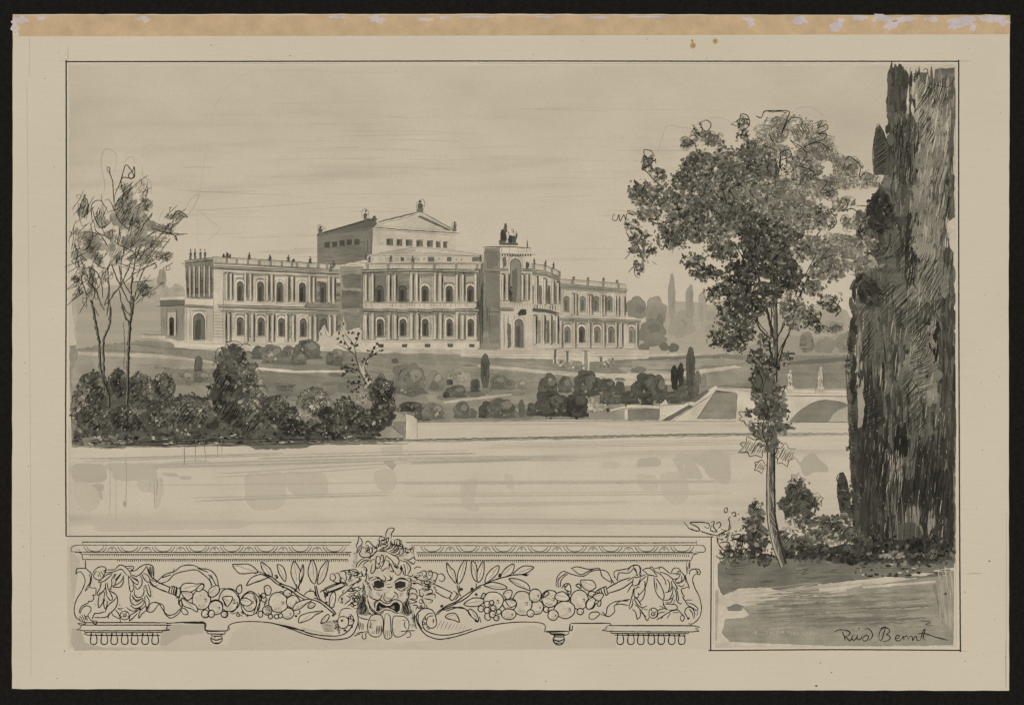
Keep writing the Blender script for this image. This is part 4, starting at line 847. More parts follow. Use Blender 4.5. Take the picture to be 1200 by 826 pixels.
# sapling with bare pale trunk
sp = root('sapling', 'young spindly tree with dark curled leaves rising from the thicket before the palace', 'tree')
Z = (300, 370, 4.615)
s = Sheet(L1+12.2, 75)
s.poly(P('612,430 608,380 570,305 550,240 520,200 450,150 500,180 540,225 572,280 600,240 635,180 606,250 585,300 612,335 625,330 625,380 632,430', Z)[0], .16, .2, 4)
s.lines('610,430 605,380 560,300 545,240 520,200 440,150; 630,430 625,350 590,290 600,240 640,175 655,150; 545,240 530,160 500,120 480,95; 530,160 550,130 555,100; 600,240 650,200 680,190; 560,300 500,280 460,290; 560,300 520,290 465,325; 605,380 560,370 500,355; 520,200 470,120; 625,350 600,330 580,350', Z, w=.9, t=.9)
s.build('trunk', sp)
s = Sheet(L1+12.5, 76)
for x, y in P('450,95 470,110 500,90 525,95 540,120 555,100 440,125 460,140 520,150 545,160 480,150 510,175 655,150 675,165 640,175 630,195 610,190 680,190 650,205 620,215 590,235 600,255 575,250 520,240 530,265 545,290 500,285 480,275 465,285 490,300 465,325 475,315 520,305 560,330 600,320 610,345 590,370 560,355 530,360 500,355 515,365 560,385 540,400 520,410 550,415 470,440 440,455 485,450 500,380', Z)[0]:
    for k in range(2): s.blob(x+s.r.uniform(-1, 1), y+s.r.uniform(-1, 1), s.r.uniform(1, 2.2), s.r.uniform(.6, 1.3), s.r.uniform(.7, .95), 7, .3, s.r.uniform(0, 3))
    s.squig(x, y, 3.2, 3, 4, .7, .93)
for x, y in P('600,390 625,410 640,370 500,470 520,490 560,450 590,450', Z)[0]: s.foliage([(x, y, 5, 4, .35)], 1.6, 1, .3, 1)
s.build('leaves', sp)

# ============================================================ slender trees at the far left
Z = (70, 170, 4.13); ZB = (70, 360, 4.588)
def slender(label, trunks, clumps, twigs, seed):
    rt = root('slender_tree', label, 'tree', 'slender trees at the left edge')
    s = Sheet(L1+13+seed*.6, 80+seed)
    for q, w in trunks:
        p = P(q, ZB)[0] if w > 0 else P(q, Z)[0]; w = abs(w)
        s.line(p, w, .74, taper=.3, wob=.8); s.line([(x+w*.3, y) for x, y in p], w*.35, .95, wob=.5); s.line([(x-w*.25, y) for x, y in p], w*.25, .4, wob=.3)
    s.build('trunk', rt)
    s = Sheet(L1+13.2+seed*.6, 90+seed)
    for x, y, rx, ry, t, an in clumps:
        x = 70+x/4.13; y = 170+y/4.13; rx /= 4.13; ry /= 4.13
        for i in range(int(rx*ry/18)+4): # soft grey smudges
            a = s.r.uniform(0, 6.3); k = math.sqrt(s.r.random())*.8; s.poly(lobed(s.r, x+rx*1.2*k*math.cos(a), y+ry*1.2*k*math.sin(a), rx*s.r.uniform(.25, .6)+1, ry*s.r.uniform(.2, .5)+1, 5, .35, .35), t-s.r.uniform(.05, .28), .6, 2)
        for i in range(int(rx*ry/7)+3): # dry streaky dabs
            a = s.r.uniform(0, 6.3); k = math.sqrt(s.r.random()); s.blob(x+rx*k*math.cos(a), y+ry*k*math.sin(a), s.r.uniform(1.2, 3), s.r.uniform(.4, .9), t+s.r.uniform(-.14, .12), 7, .4, math.radians(an+s.r.uniform(-20, 20)))
        s.hatch(x, y, rx, ry, an, 2.0, .6, t+.35, .8)
    for x, y, rx, ry, t, an in clumps*4:
        x = 70+x/4.13+s.r.uniform(-8, 8); y = 170+y/4.13+s.r.uniform(-8, 12); a = math.radians(an+s.r.uniform(-35, 35)); L = s.r.uniform(5, 15)
        s.line([(x-math.cos(a)*L, y+math.sin(a)*L), (x+s.r.uniform(-2, 2), y), (x+math.cos(a)*L, y-math.sin(a)*L)], .7, .85)
        s.squig(x, y, 6, 8, 4, .6, .8)
    s.lines(twigs, Z, w=1.0, t=.9)
    s.build('crown', rt)
slender('two-stemmed slender tree closest to the left edge of the drawing',
    [('250,690 262,600 265,470 235,390 218,310 215,200 190,60 170,-60', 3.0), ('262,470 240,400 238,300 238,180 270,90 275,0', 2.6), ('250,520 235,400 215,300', 1.2), ('190,826 120,690 90,560 75,480', -1.2), ('215,800 170,690 130,620 100,540', -1.3), ('215,770 240,690 200,560 160,520', -1.1), ('230,826 240,720 235,600 260,540 290,420 275,300', -1.5), ('215,780 290,690 350,560 450,330', -1.2), ('245,826 250,740 300,680 370,620 470,570', -1.1)],
    [(120, 300, 22, 55, .5, 70), (85, 440, 15, 30, .4, 60), (95, 530, 30, 35, .5, 50), (165, 500, 40, 50, .5, 45), (120, 610, 16, 30, .45, 60), (80, 650, 15, 15, .6, 60), (155, 640, 16, 50, .5, 70), (200, 350, 25, 50, .45, 70), (240, 440, 25, 30, .4, 60), (145, 720, 20, 25, .4, 60), (100, 700, 12, 15, .5, 50), (150, 440, 40, 30, .35, 45), (195, 560, 20, 30, .4, 45), (215, 640, 15, 40, .35, 70)],
    '105,380 95,330 110,270 130,260 140,300 130,360; 160,370 155,300 170,275 200,270 215,290 230,310; 170,380 180,420 240,450 280,480; 220,270 240,265 260,300 270,340 240,380 200,400 170,350 160,300; 130,510 160,450 150,380; 100,430 130,420 200,440 240,500 290,560; 75,490 90,520 80,560; 245,140 232,125 232,108 243,110 245,140 258,180 262,250 265,290; 110,600 160,600 200,650 210,740; 95,690 100,720 115,710 90,700; 130,650 170,700 165,740; 160,560 200,590 240,600; 205,240 205,270; 70,640 75,665 95,655 85,635 70,640', 0)
slender('single-stemmed slender tree with feathery crown leaning right, nearer the palace',
    [('362,735 360,700 362,560 368,420 368,330 372,220 380,90 395,0 392,-60', 3.4), ('380,90 350,40 335,-20', 1.8), ('350,330 350,200 345,80', .5), ('345,826 347,720 355,620 380,520 430,440 540,400 600,350', -1.4), ('350,800 400,620 470,540 535,455', -1.2), ('345,720 300,640 285,520 300,420', -1.2), ('350,790 300,690 260,600 250,540', -1.3), ('340,826 300,760 290,700', -1.2), ('375,640 420,520 480,470 530,470', -.8), ('300,690 300,560 330,420 310,250 300,190', -1.0)],
    [(370, 400, 45, 70, .55, 60), (340, 290, 30, 45, .5, 60), (410, 290, 30, 40, .45, 50), (330, 230, 30, 40, .4, 50), (300, 330, 40, 60, .45, 55), (500, 400, 60, 22, .5, 45), (560, 350, 40, 22, .5, 45), (440, 470, 60, 25, .45, 50), (510, 540, 38, 22, .5, 20), (270, 520, 30, 50, .35, 60), (420, 540, 35, 35, .35, 50), (400, 700, 30, 35, .45, 40), (420, 690, 15, 15, .65, 20), (330, 480, 35, 35, .5, 60), (350, 360, 50, 60, .4, 60), (350, 540, 15, 15, .6, 0), (390, 220, 25, 35, .25, 60)],
    '265,280 270,240 295,180 320,100 345,120 360,150 345,165 335,145 355,125 362,105 360,160 305,160 300,200 320,250 345,290; 270,290 290,260 320,230 355,200; 280,275 330,235 355,210; 300,230 355,180; 545,350 570,320 600,330 620,350 590,345 575,330; 480,430 530,430 560,440 570,465 560,440 620,430; 440,400 500,420 600,435; 450,410 460,420 445,430; 450,330 420,370 390,420; 350,420 300,380 270,330; 440,580 460,575 470,590 455,600; 480,560 500,540 540,520; 360,640 345,700; 420,690 430,720 400,730 410,700; 370,770 400,740; 330,430 360,330; 280,480 320,500 360,520 380,560', 1)
s = Sheet(L1+13, 99, INK); s.lines('215,245 218,180 203,110 205,60 225,20 270,40 278,80 265,130; 310,90 330,65 355,60 365,90; 400,100 405,150 440,180 445,240; 610,310 640,260 675,242 650,300 620,345; 480,370 500,320 515,310', Z, w=.45, t=.38)
s.build('pencil_outline', bpy.data.objects['slender_tree.001'])

# ============================================================ tall cypresses at the right
cyp = root('tall_cypress', 'huge dark cypress filling the right edge from ground to top', 'cypress')
s = Sheet(L1+10, 101); s.xmax = 1119.3
s.poly(P('1043,84 1050,80 1062,82 1068,96 1073,84 1085,86 1094,96 1096,82 1118,80 1120,130 1116,180 1119,270 1113,282 1116,292 1119,420 1119,660 1000,655 1006,600 996,560 994,500 992,455 996,420 999,370 1004,345 1000,300 1008,270 1018,240 1032,215 1042,190 1040,150 1038,120')[0], .55, .8, 4, var=.08)
def strk(n, x0, x1, y0, y1, t, dt, w0, w1, l0, l1, lean=0):
    for i in range(n):
        x = s.r.uniform(x0, x1); y = s.r.uniform(y0, y1); L = s.r.uniform(l0, l1); w = s.r.uniform(w0, w1)
        s.blob(x+lean*L*.3, y, w, L/2, t+s.r.uniform(-dt, dt), 9, .35, -math.radians(lean*12+s.r.uniform(-5, 5)))
lf = lambda y: 1042 if y < 200 else 1042-(y-200)*.35 if y < 300 else 1003
def mass(n, x0, x1, y0, y1, t, dt, rx0, rx1, ry0, ry1):
    for i in range(n):
        x = s.r.uniform(x0, x1); y = s.r.uniform(y0, y1); s.poly(lobed(s.r, x, y, s.r.uniform(rx0, rx1), s.r.uniform(ry0, ry1), s.r.randint(5, 9), .22, .2), t+s.r.uniform(-dt, dt), .6, 2.5)
mass(26, 1052, 1112, 100, 260, .55, .12, 4, 9, 10, 26); mass(8, 1046, 1058, 95, 245, .74, .08, 5, 8, 12, 26); mass(46, 1010, 1110, 260, 420, .62, .12, 5, 12, 10, 26); mass(60, 1005, 1112, 420, 635, .72, .12, 5, 12, 14, 34)
strk(260, 1046, 1116, 90, 250, .52, .16, .7, 2.4, 8, 30); strk(70, 1042, 1062, 84, 130, .7, .08, 1.5, 4, 10, 24); strk(60, 1044, 1068, 140, 260, .66, .12, 1, 3, 12, 30)
strk(230, 1012, 1116, 250, 420, .6, .15, .5, 2.2, 8, 34); strk(420, 1001, 1116, 400, 645, .7, .16, .5, 2.4, 10, 44)
strk(160, 1000, 1040, 440, 640, .78, .1, 1, 3, 12, 40); strk(120, 1075, 1117, 520, 650, .78, .1, 1, 3, 12, 40); strk(60, 1102, 1118, 160, 270, .66, .1, .8, 2.5, 10, 30); strk(70, 1104, 1118, 300, 520, .7, .1, .8, 2.6, 10, 34)
strk(26, 1086, 1098, 380, 420, .88, .06, 2, 4.5, 10, 20); strk(24, 1050, 1062, 500, 530, .9, .06, 1.5, 3.5, 10, 22); strk(40, 1062, 1082, 250, 330, .8, .08, 1, 3, 14, 30); strk(30, 1064, 1076, 90, 240, .78, .1, .8, 2, 14, 36)
strk(40, 1066, 1094, 395, 470, .42, .1, 1, 3, 8, 18); strk(150, 1068, 1112, 560, 650, .82, .08, 1, 4, 14, 40); mass(14, 1072, 1112, 95, 200, .36, .1, 4, 9, 8, 20); mass(12, 1076, 1104, 200, 340, .45, .1, 4, 8, 10, 24); mass(12, 1056, 1096, 340, 470, .5, .08, 5, 9, 8, 20); mass(26, 1068, 1106, 120, 380, .4, .08, 4, 8, 8, 22); mass(12, 1070, 1094, 380, 480, .42, .06, 5, 9, 8, 18)
for x0, x1, y0, y1, n in ((1072, 1110, 90, 210, 150), (1062, 1106, 190, 350, 150), (1030, 1098, 330, 480, 130), (1010, 1110, 480, 640, 60)):
    for i in range(n):
        x = s.r.uniform(x0, x1); y = s.r.uniform(y0, y1); L = s.r.uniform(4, 18); s.line([(x+L*.12, y), (x, y+L)], s.r.uniform(.35, .9), s.r.uniform(.05, .42), wob=.5)
for i in range(420):
    y = s.r.uniform(100, 630); x = s.r.uniform(lf(y)+10, 1112); L = s.r.uniform(4, 14); an = s.r.uniform(.2, 1.2); s.line([(x, y), (x+L*math.cos(an)*.7, y-L*math.sin(an))], s.r.uniform(.45, .8), s.r.uniform(.8, 1), wob=.4)
s.poly(P('1109,262 1119,255 1120,300 1113,290')[0], .02, .6, 3)
for y0, x0 in ((230, 1030), (285, 1014), (330, 1005), (395, 998), (430, 997), (520, 999), (575, 1003)): s.foliage([(x0, y0, 6, 14, .66)], 2.2, .9, .14, .8, .05)
strk(26, 1078, 1110, 95, 190, .22, .12, .5, 1.4, 10, 30, .6); strk(30, 1080, 1104, 190, 340, .3, .12, .5, 1.2, 8, 26, .3); strk(26, 1060, 1100, 600, 640, .42, .1, .8, 2, 12, 30); strk(22, 1040, 1058, 530, 560, .3, .15, .5, 1, 8, 20); strk(26, 1000, 1012, 370, 460, .3, .14, .6, 1.5, 8, 24); strk(14, 1062, 1076, 96, 130, .1, .08, .6, 1.6, 8, 18); strk(10, 1108, 1116, 262, 292, .05, .05, .8, 2, 8, 16)
for i in range(260):
    y = s.r.uniform(100, 645); s.blob(s.r.uniform(lf(y)+6, 1116), y, s.r.uniform(.25, .55), s.r.uniform(.5, 2.0), s.r.uniform(.2, .45), 6, .4)
s.build('crown', cyp)
s = Sheet(L1+12.4, 102)
for a in [(1085, 110, 14, 22, 60), (1085, 150, 12, 24, 60), (1100, 110, 14, 24, 75), (1102, 230, 12, 50, 80), (1062, 300, 18, 34, 55), (1020, 300, 14, 16, 50), (1060, 360, 34, 36, 45), (1090, 330, 18, 40, 60), (1015, 390, 12, 44, 55), (1080, 430, 18, 36, 20), (1080, 400, 18, 26, 60), (1020, 480, 20, 30, 25), (1040, 560, 26, 60, 80), (1090, 560, 22, 70, 82), (1070, 470, 20, 40, 50), (1055, 180, 12, 60, 85), (1040, 250, 12, 20, 60)]:
    s.hatch(a[0], a[1], a[2], a[3], a[4], 2.0, .65, .95, .7)
for i in range(120):
    y = s.r.uniform(120, 620); x = s.r.uniform(lf(y)+8, 1114); s.squig(x, y, 3, 7, 5, .6, .95)
Zc = (960, 70, 3.06)
s.lines('250,130 255,100 270,80 285,70; 240,190 245,130 260,60 265,35; 325,30 322,100 325,200 320,300; 370,40 385,35 390,60; 330,60 345,50 335,80 350,70; 395,100 340,190 350,180 400,120; 445,560 455,640 450,700 440,800; 480,690 470,760; 405,90 460,100 480,70', Zc, w=.9, t=.85)
Zc = (960, 330, 2.58)
s.lines('100,60 115,90 105,130 90,200 80,270 85,340; 95,400 90,420 97,460 92,500 100,560; 110,110 95,160 100,230; 150,0 160,40 140,90; 410,170 405,300 412,420 408,560; 240,560 230,700 215,790; 275,560 250,650 245,740; 300,540 285,660; 280,300 300,330 270,350; 330,10 380,60 350,90 390,150', Zc, w=.8, t=.9)
for y in range(335, 640, 9): s.blob(1001+s.r.uniform(-4, 3)-(2 if 370 < y < 440 else 0), y, s.r.uniform(2, 5), s.r.uniform(5, 11), s.r.uniform(.6, .85), 9, .4)
for y in range(92, 205, 12): s.blob(1043+s.r.uniform(-3, 3), y, s.r.uniform(2, 4), s.r.uniform(5, 10), s.r.uniform(.5, .8), 9, .4)
s.poly(P('1004,455 1010,452 1013,475 1010,500 1005,502 1005,480')[0], .28, .6, 3)
for i in range(60): s.line([(1000+s.r.uniform(-3, 3), 380+i*4.4), (996+s.r.uniform(-3, 3), 383+i*4.4), (1002, 386+i*4.4)], .7, .88)
s.build('pen_strokes', cyp)
s = Sheet(L1+12.8, 103)
s.poly(P('1046,622 1056,612 1072,612 1080,622 1084,650 1040,652')[0], .64, .6, 3)
for x in (1050, 1057, 1066, 1072): s.line([(x, 640), (x+1, 615), (x+(x-1060)*.4, 575+s.r.uniform(-15, 15))], .7, .4 if x != 1066 else .75, taper=1)
s.lines('1058,640 1060,600 1066,560; 1047,645 1044,610 1040,570; 1076,640 1078,600 1084,560', w=1, t=.9); s.build('trunk', cyp)
s = Sheet(L1+12.6, 104)
s.poly(P('1024,205 1023,175 1026,152 1030,147 1036,156 1041,172 1041,205')[0], .66, .5, 3, edge=.15); s.hatch(1032, 178, 9, 28, 35, 2, .8, .93, .9)
s.lines('1024,206 1022,180 1027,148 1032,150 1040,170', w=.7, t=.9); s.build('cypress', None, 'small dark cypress spire beside the top of the huge one', 'cypress')
s = Sheet(L1+12.7, 105); s.foliage([(1032, 240, 12, 14, .86), (1034, 258, 16, 14, .82), (1024, 252, 9, 16, .85), (1030, 300, 16, 14, .7), (1020, 345, 14, 16, .8), (1012, 330, 8, 10, .8)], 3.0, 1.1, .1, .5, .02, base=2)
s.squig(1020, 240, 8, 8, 8); s.spiky(1010, 270, 5, 9, 4, .9, .95); s.lines('1018,280 1030,290 1022,300 1036,298', w=.8, t=.95); s.build('dark_boughs', cyp)

# ============================================================ leafy tree in front of the lake
tr = root('leafy_tree', 'tall broad leafy tree with ivy on its trunk standing on the near bank', 'tree')
s = Sheet(L1+15, 110)
pl = [(914, 664), (905, 640), (899, 610), (898, 570), (899, 530), (900, 480), (901, 430), (903, 395), (904, 350), (905, 300), (906, 260)]
prr = [(909, 260), (909, 300), (910, 350), (911, 390), (911, 420), (909, 480), (908, 530), (908, 570), (909, 605), (915, 635), (922, 660)]
s.poly(pl+prr, .58, .3, 5, smooth=False); s.poly([(x-2.6, y) for x, y in prr[4:]]+[(x, y) for x, y in reversed(prr[4:])], .8, .4, 4)
s.poly([(x+1, y) for x, y in pl[:9]]+[(x+3.6, y) for x, y in reversed(pl[:9])], .08, .3, 5); s.line([(x+3, y) for x, y in pl[:9]], 1, .6); s.line(pl, 1, .85); s.line([(x-.5, y) for x, y in prr], 1.6, .85)
for i in range(60): y = s.r.uniform(300, 655); x = 904+max(0, y-600)*.15; s.line([(x+s.r.uniform(-3, 4), y), (x+s.r.uniform(-3, 5), y+s.r.uniform(8, 22))], .7, s.r.choice([.15, .6, .85, .95]))
s.build('trunk', tr)
s = Sheet(L1+15.3, 111)
for q, w in [('908,405 900,370 893,340 884,315 870,290', 3), ('908,400 920,378 930,360 945,330 958,300 966,280', 2.6), ('907,360 903,320 906,280 904,240 912,200 915,175', 3), ('905,400 890,385 884,370 876,350', 2), ('906,430 901,405 897,390', 1.5), ('911,430 918,405 926,385', 2), ('893,340 870,320 850,300 835,280 820,255', 2),
        ('906,300 890,270 875,240 860,215 850,195', 2.2), ('906,270 925,240 945,215 960,200', 1.8), ('866,235 845,225 850,215 843,212', 1.2), ('860,238 852,230 845,215', 1.4), ('950,285 962,270 975,262; ', 1.2), ('960,290 972,282 982,278', 1), ('820,255 795,245 770,228 755,210', 1.3), ('835,280 810,262 790,258 770,262 745,250 735,247', 1.2), ('850,300 830,300 815,310', 1), ('870,345 850,345 838,346', 1.4), ('884,318 872,300 868,280', 1)]:
    p = P(q)[0]; s.line(p, w, .8, taper=.5, wob=.5); s.line([(x+w*.3, y) for x, y in p], .6, .97)
s.build('branch', tr)
CL = [(760, 192, 8, 9, .45, .7), (771, 206, 10, 8, .5, .8), (750, 224, 15, 11, .55, .8), (776, 229, 18, 13, .56), (761, 252, 17, 7, .45, .7), (748, 278, 12, 10, .5, .55), (754, 293, 15, 9, .55, .7), (750, 311, 9, 8, .45, .6), (788, 280, 20, 13, .58), (820, 160, 11, 12, .45, .8), (806, 168, 7, 5, .4, .4), (838, 165, 9, 7, .42, .6),
      (820, 195, 20, 16, .56), (849, 183, 13, 12, .5), (870, 143, 7, 7, .55, .7), (870, 160, 7, 8, .5, .8), (884, 182, 19, 17, .58), (905, 156, 18, 16, .3, .8), (812, 214, 24, 17, .6), (835, 236, 22, 16, .55), (806, 253, 22, 15, .6), (862, 205, 22, 18, .6), (893, 200, 22, 18, .58), (908, 220, 18, 9, .36), (862, 254, 28, 20, .62), (887, 270, 24, 18, .7),
      (821, 270, 20, 15, .55), (846, 293, 18, 13, .6), (812, 305, 13, 9, .6, .8), (826, 320, 18, 9, .68), (866, 322, 20, 15, .72), (948, 157, 20, 14, .26, .7), (926, 147, 18, 12, .26, .7), (966, 180, 13, 11, .3, .8), (992, 196, 18, 12, .32, .8), (1018, 212, 14, 8, .34, .8), (940, 200, 22, 15, .45), (932, 220, 22, 11, .36), (966, 222, 15, 12, .4), (988, 240, 14, 7, .33, .6),
      (901, 244, 20, 15, .5), (940, 252, 24, 16, .48), (966, 257, 13, 13, .45), (887, 290, 20, 15, .72), (922, 280, 22, 16, .62), (953, 291, 22, 14, .5), (985, 288, 20, 12, .38), (1012, 286, 14, 9, .34, .8), (1003, 308, 20, 12, .42), (968, 318, 20, 13, .48), (916, 318, 22, 17, .72), (886, 306, 18, 15, .74),
      (842, 338, 6, 5, .6), (866, 335, 18, 14, .75), (922, 334, 20, 13, .7), (952, 337, 14, 9, .5), (970, 352, 16, 8, .5, .5), (976, 362, 8, 5, .55, .5), (857, 361, 16, 14, .68), (880, 362, 14, 12, .72), (848, 378, 12, 10, .6, .8), (840, 397, 12, 10, .62, .8), (860, 402, 15, 12, .66), (872, 388, 13, 12, .66), (930, 357, 16, 9, .5, .8), (935, 378, 18, 8, .55, .7), (950, 373, 12, 8, .55, .7), (963, 386, 10, 4, .55, .6), (980, 385, 6, 3, .4, .4), (922, 420, 7, 9, .5, .6), (888, 421, 11, 12, .66), (896, 400, 8, 10, .6)]
CL = [(a[0], a[1], a[2], a[3], a[4]+(.04 if a[4] > .5 else .02))+tuple(a[5:]) for a in CL]
CL += [(870, 225, 30, 13, .52, .8), (845, 270, 20, 12, .52, .8), (905, 300, 26, 14, .66, .9), (930, 236, 26, 12, .46, .8), (795, 240, 24, 12, .55, .8), (925, 264, 30, 10, .5, .8), (975, 302, 24, 12, .44, .8), (893, 346, 24, 14, .7, .8), (935, 366, 22, 10, .52, .7), (788, 264, 18, 10, .52, .7),
       (985, 213, 22, 9, .38, .7), (960, 170, 20, 10, .32, .8), (905, 178, 20, 10, .44, .8), (760, 240, 16, 8, .5, .6), (840, 215, 22, 12, .56, .8), (1000, 262, 14, 8, .34, .5), (945, 184, 22, 10, .38, .8), (868, 378, 16, 12, .66, .8), (740, 264, 10, 5, .5, .5), (835, 345, 12, 8, .6, .6)]
s = Sheet(L1+15.4, 112); s.foliage(CL, 2.0, 1.35, .19, .42, .10, base=1.25, irr=.6)
for i in range(420):
    c = s.r.choice(CL); a = s.r.uniform(0, 6.3); k = s.r.random()**.5*.9; s.blob(c[0]+c[2]*k*math.cos(a), c[1]+c[3]*k*math.sin(a), s.r.uniform(.5, 1.8), s.r.uniform(.4, 1.1), s.r.uniform(-.02, .12), 6, .5, s.r.uniform(0, 3))
for i in range(300):
    c = s.r.choice(CL); a = s.r.uniform(0, 6.3); k = s.r.random()**.5; x, y = c[0]+c[2]*k*math.cos(a), c[1]+c[3]*k*math.sin(a); b = s.r.uniform(0, 6.3); L = s.r.uniform(3, 6.5)
    s.poly([(x-L*math.cos(b), y-L*math.sin(b)), (x-L*.3*math.sin(b), y+L*.35*math.cos(b)), (x+L*math.cos(b), y+L*math.sin(b)), (x+L*.35*math.sin(b), y-L*.3*math.cos(b))], c[4]+s.r.uniform(-.05, .2), .5, 2)
s.build('crown', tr)
s = Sheet(L1+17.8, 113)
for i in range(1100):
    c = s.r.choice(CL); x = c[0]+c[2]*s.r.uniform(-.95, .95)*.9; y = c[1]+c[3]*s.r.uniform(-.9, .9)
    dark = c[4] > .46
    if dark: s.squig(x, y, 4, 3.6, s.r.randint(3, 6), s.r.uniform(.5, .95), .98)
    else:
        s.curl(x, y, s.r.uniform(3, 6), s.r.uniform(2.5, 5), s.r.uniform(0, 90), s.r.uniform(150, 330), 4, .5, .7, .3)
        a0 = s.r.uniform(20, 150); s.hatch(x, y, 5, 3.5, a0, 1.5, .5, s.r.uniform(.4, .75), .9)
for a, k in (((866, 254, 20, 14), 60), ((918, 331, 16, 12), 60), ((880, 272, 14, 10), 50), ((860, 360, 12, 10), 45), ((924, 327, 12, 14), 65), ((940, 152, 14, 10), 120), ((905, 158, 12, 10), 100), ((962, 257, 8, 10), 30), ((912, 222, 12, 5), 10), ((950, 205, 14, 8), 20), ((985, 195, 12, 8), 60), ((930, 300, 14, 10), 40)): s.hatch(*a, k, 2.1, .55, .85, .8)
Zl = (700, 120, 3.755)
s.lines('255,240 235,215 205,212 210,240 235,250 250,235; 190,255 205,260 195,295 215,305 250,345 280,370; 75,490 65,515 85,520 95,495 100,525 115,495 125,520 130,490 160,500; 130,480 160,495 200,485; 370,160 395,155 420,180 400,190 365,195 380,175 370,160; 415,105 420,100 440,140 470,160; 430,190 440,220 470,240; 455,90 480,80 500,100 480,130 455,110; 585,100 625,75 630,55 660,60 668,100 640,125 620,110 590,100; 700,65 720,70 735,40 770,45 800,40 830,50; 540,370 555,400 570,450; 570,380 600,420 590,450; 125,570 145,600 170,590; 200,570 190,600 215,610; 120,690 140,665 125,655; 135,750 160,725 165,760 185,775; 240,700 262,715; 600,620 640,690 630,720 600,660; 350,440 360,490 380,520; 275,520 310,530 345,510; 380,290 390,250 410,240; 800,230 825,215 830,280 810,300 800,250; 660,380 700,430 720,440; 700,640 690,600; 760,790 770,700 820,650', Zl, w=.95, t=.95)
Zl = (860, 120, 3.755)
s.lines('95,60 120,68 135,42 180,38 240,42 235,70 210,135 245,75 290,72 300,95 270,100; 350,95 385,85 370,115 405,100 410,120 370,140 405,140 400,160 330,185 290,205 245,165 250,155; 245,165 320,225 290,280 340,300 370,350; 200,225 240,210 250,240 200,260 210,300; 480,300 500,240 555,280 550,330 580,310 610,325; 370,340 410,350 380,400 440,390 430,420; 400,380 425,410 400,410; 480,420 500,455 475,480 520,470 560,500; 540,455 600,460; 575,470 585,500 560,512; 560,590 545,580 555,540 575,520 580,550 570,590; 550,580 560,530; 310,765 350,690 360,660; 340,730 430,630; 345,735 390,690 450,670; 570,680 600,660 640,650 665,660 690,600; 340,185 380,180 420,210; 150,140 180,190; 420,480 440,500 450,530 410,570', Zl, w=1.0, t=.96)
Zl = (800, 320, 3.755)
s.lines('140,100 180,100 220,90 265,95; 300,80 340,130 380,200 400,260; 320,190 345,235 370,260; 380,290 385,360; 600,120 650,140 665,110 640,100; 600,130 640,150 680,170 670,190 695,160 670,130 680,120; 520,200 560,180 600,215 550,215 590,240 610,220; 470,270 430,330 400,440; 430,0 470,40 430,60 500,50; 320,430 340,480 325,530; 350,510 380,535 370,520', Zl, w=1.0, t=.96)
s.build('pen_strokes', tr)
s = Sheet(L1+18.4, 114)                                      # ivy round the stem
s.foliage([(893, 441, 13, 13, .66), (901, 455, 12, 10, .62), (900, 466, 14, 12, .6), (906, 482, 14, 13, .62), (909, 500, 12, 10, .62), (890, 462, 9, 12, .5), (915, 470, 7, 10, .5), (896, 510, 12, 7, .66), (918, 500, 10, 6, .62), (903, 430, 10, 10, .8), (893, 452, 14, 12, .74), (900, 478, 16, 14, .72), (888, 500, 10, 8, .6), (912, 486, 12, 10, .66), (903, 520, 12, 9, .62)], 2.4, 1.2, .15, .7, .08, base=1.6)
s.poly(P('884,442 893,434 897,444 906,450 905,462 896,456 886,455')[0], .62, .4, 3, edge=.2); 
s.spiky(877, 489, 13, 9, 6, 1, .96, 20, False); s.squig(882, 485, 8, 6, 7, 1); s.foliage([(880, 486, 9, 6, .72)], 2.4, 1.2)
s.spiky(884, 524, 18, 12, 8, 1, .97, 25); s.spiky(918, 533, 14, 13, 7, .9, .9, 30); s.spiky(890, 546, 8, 8, 5, .9, .95, 0, True); s.spiky(912, 460, 8, 6, 4, .9, .92, 10, False)
s.lines('897,444 893,460 900,480 893,500 898,520 905,530; 885,430 893,445 890,455; 908,545 906,560; 888,455 880,462 892,470; 912,458 920,452 916,462', w=1, t=.95)
s.build('ivy', tr)

# ============================================================ near bank, bottom right
s = Sheet(L1+13.6, 120); s.xmax = 1117.5
s.poly(P('838,655 850,650 1000,650 1119,648 1119,757 838,757')[0], .04, .4, 5, var=.02)
s.poly(P('841,660 860,652 900,650 960,655 1020,648 1119,640 1118,664 1080,670 1020,677 960,684 958,692 945,695 915,692 898,687 865,689 847,697 841,685')[0], .47, .5, 4, edge=.14, var=.04)
s.poly(P('846,741 850,725 872,723 878,720 871,712 880,709 918,705 925,701 990,698 992,691 1000,688 1064,679 1119,668 1116,755 980,756 855,751')[0], .31, .5, 4, edge=.08, var=.03)
s.poly(P('852,711 862,707 872,710 868,715 853,715')[0], .42, .3, 3, edge=.12); s.poly(P('838,690 842,692 840,750 838,750')[0], .2, .3, 5)
for i in range(380):
    y = s.r.uniform(684, 745); x = s.r.uniform(max(885, 1000-(y-680)*6), 1085); L = s.r.uniform(8, 50)
    s.blob(x, y, L/2, s.r.uniform(.4, 1.6), .27+s.r.uniform(-.05, .17)*(1 if 690 < y < 735 else .4), 9, .35, .06)
for i in range(90):
    x = s.r.uniform(850, 1110); y = s.r.uniform(655, 682)-(x-900)*.03; s.blob(x, y, s.r.uniform(3, 14), s.r.uniform(.5, 1.3), s.r.uniform(.38, .62), 8, .3, .05)
for i in range(60): x = s.r.uniform(1000, 1110); s.blob(x, s.r.uniform(655, 675), s.r.uniform(.5, 4), s.r.uniform(.5, 1.6), s.r.choice([.1, .8, .9, .85]), 7, .4)
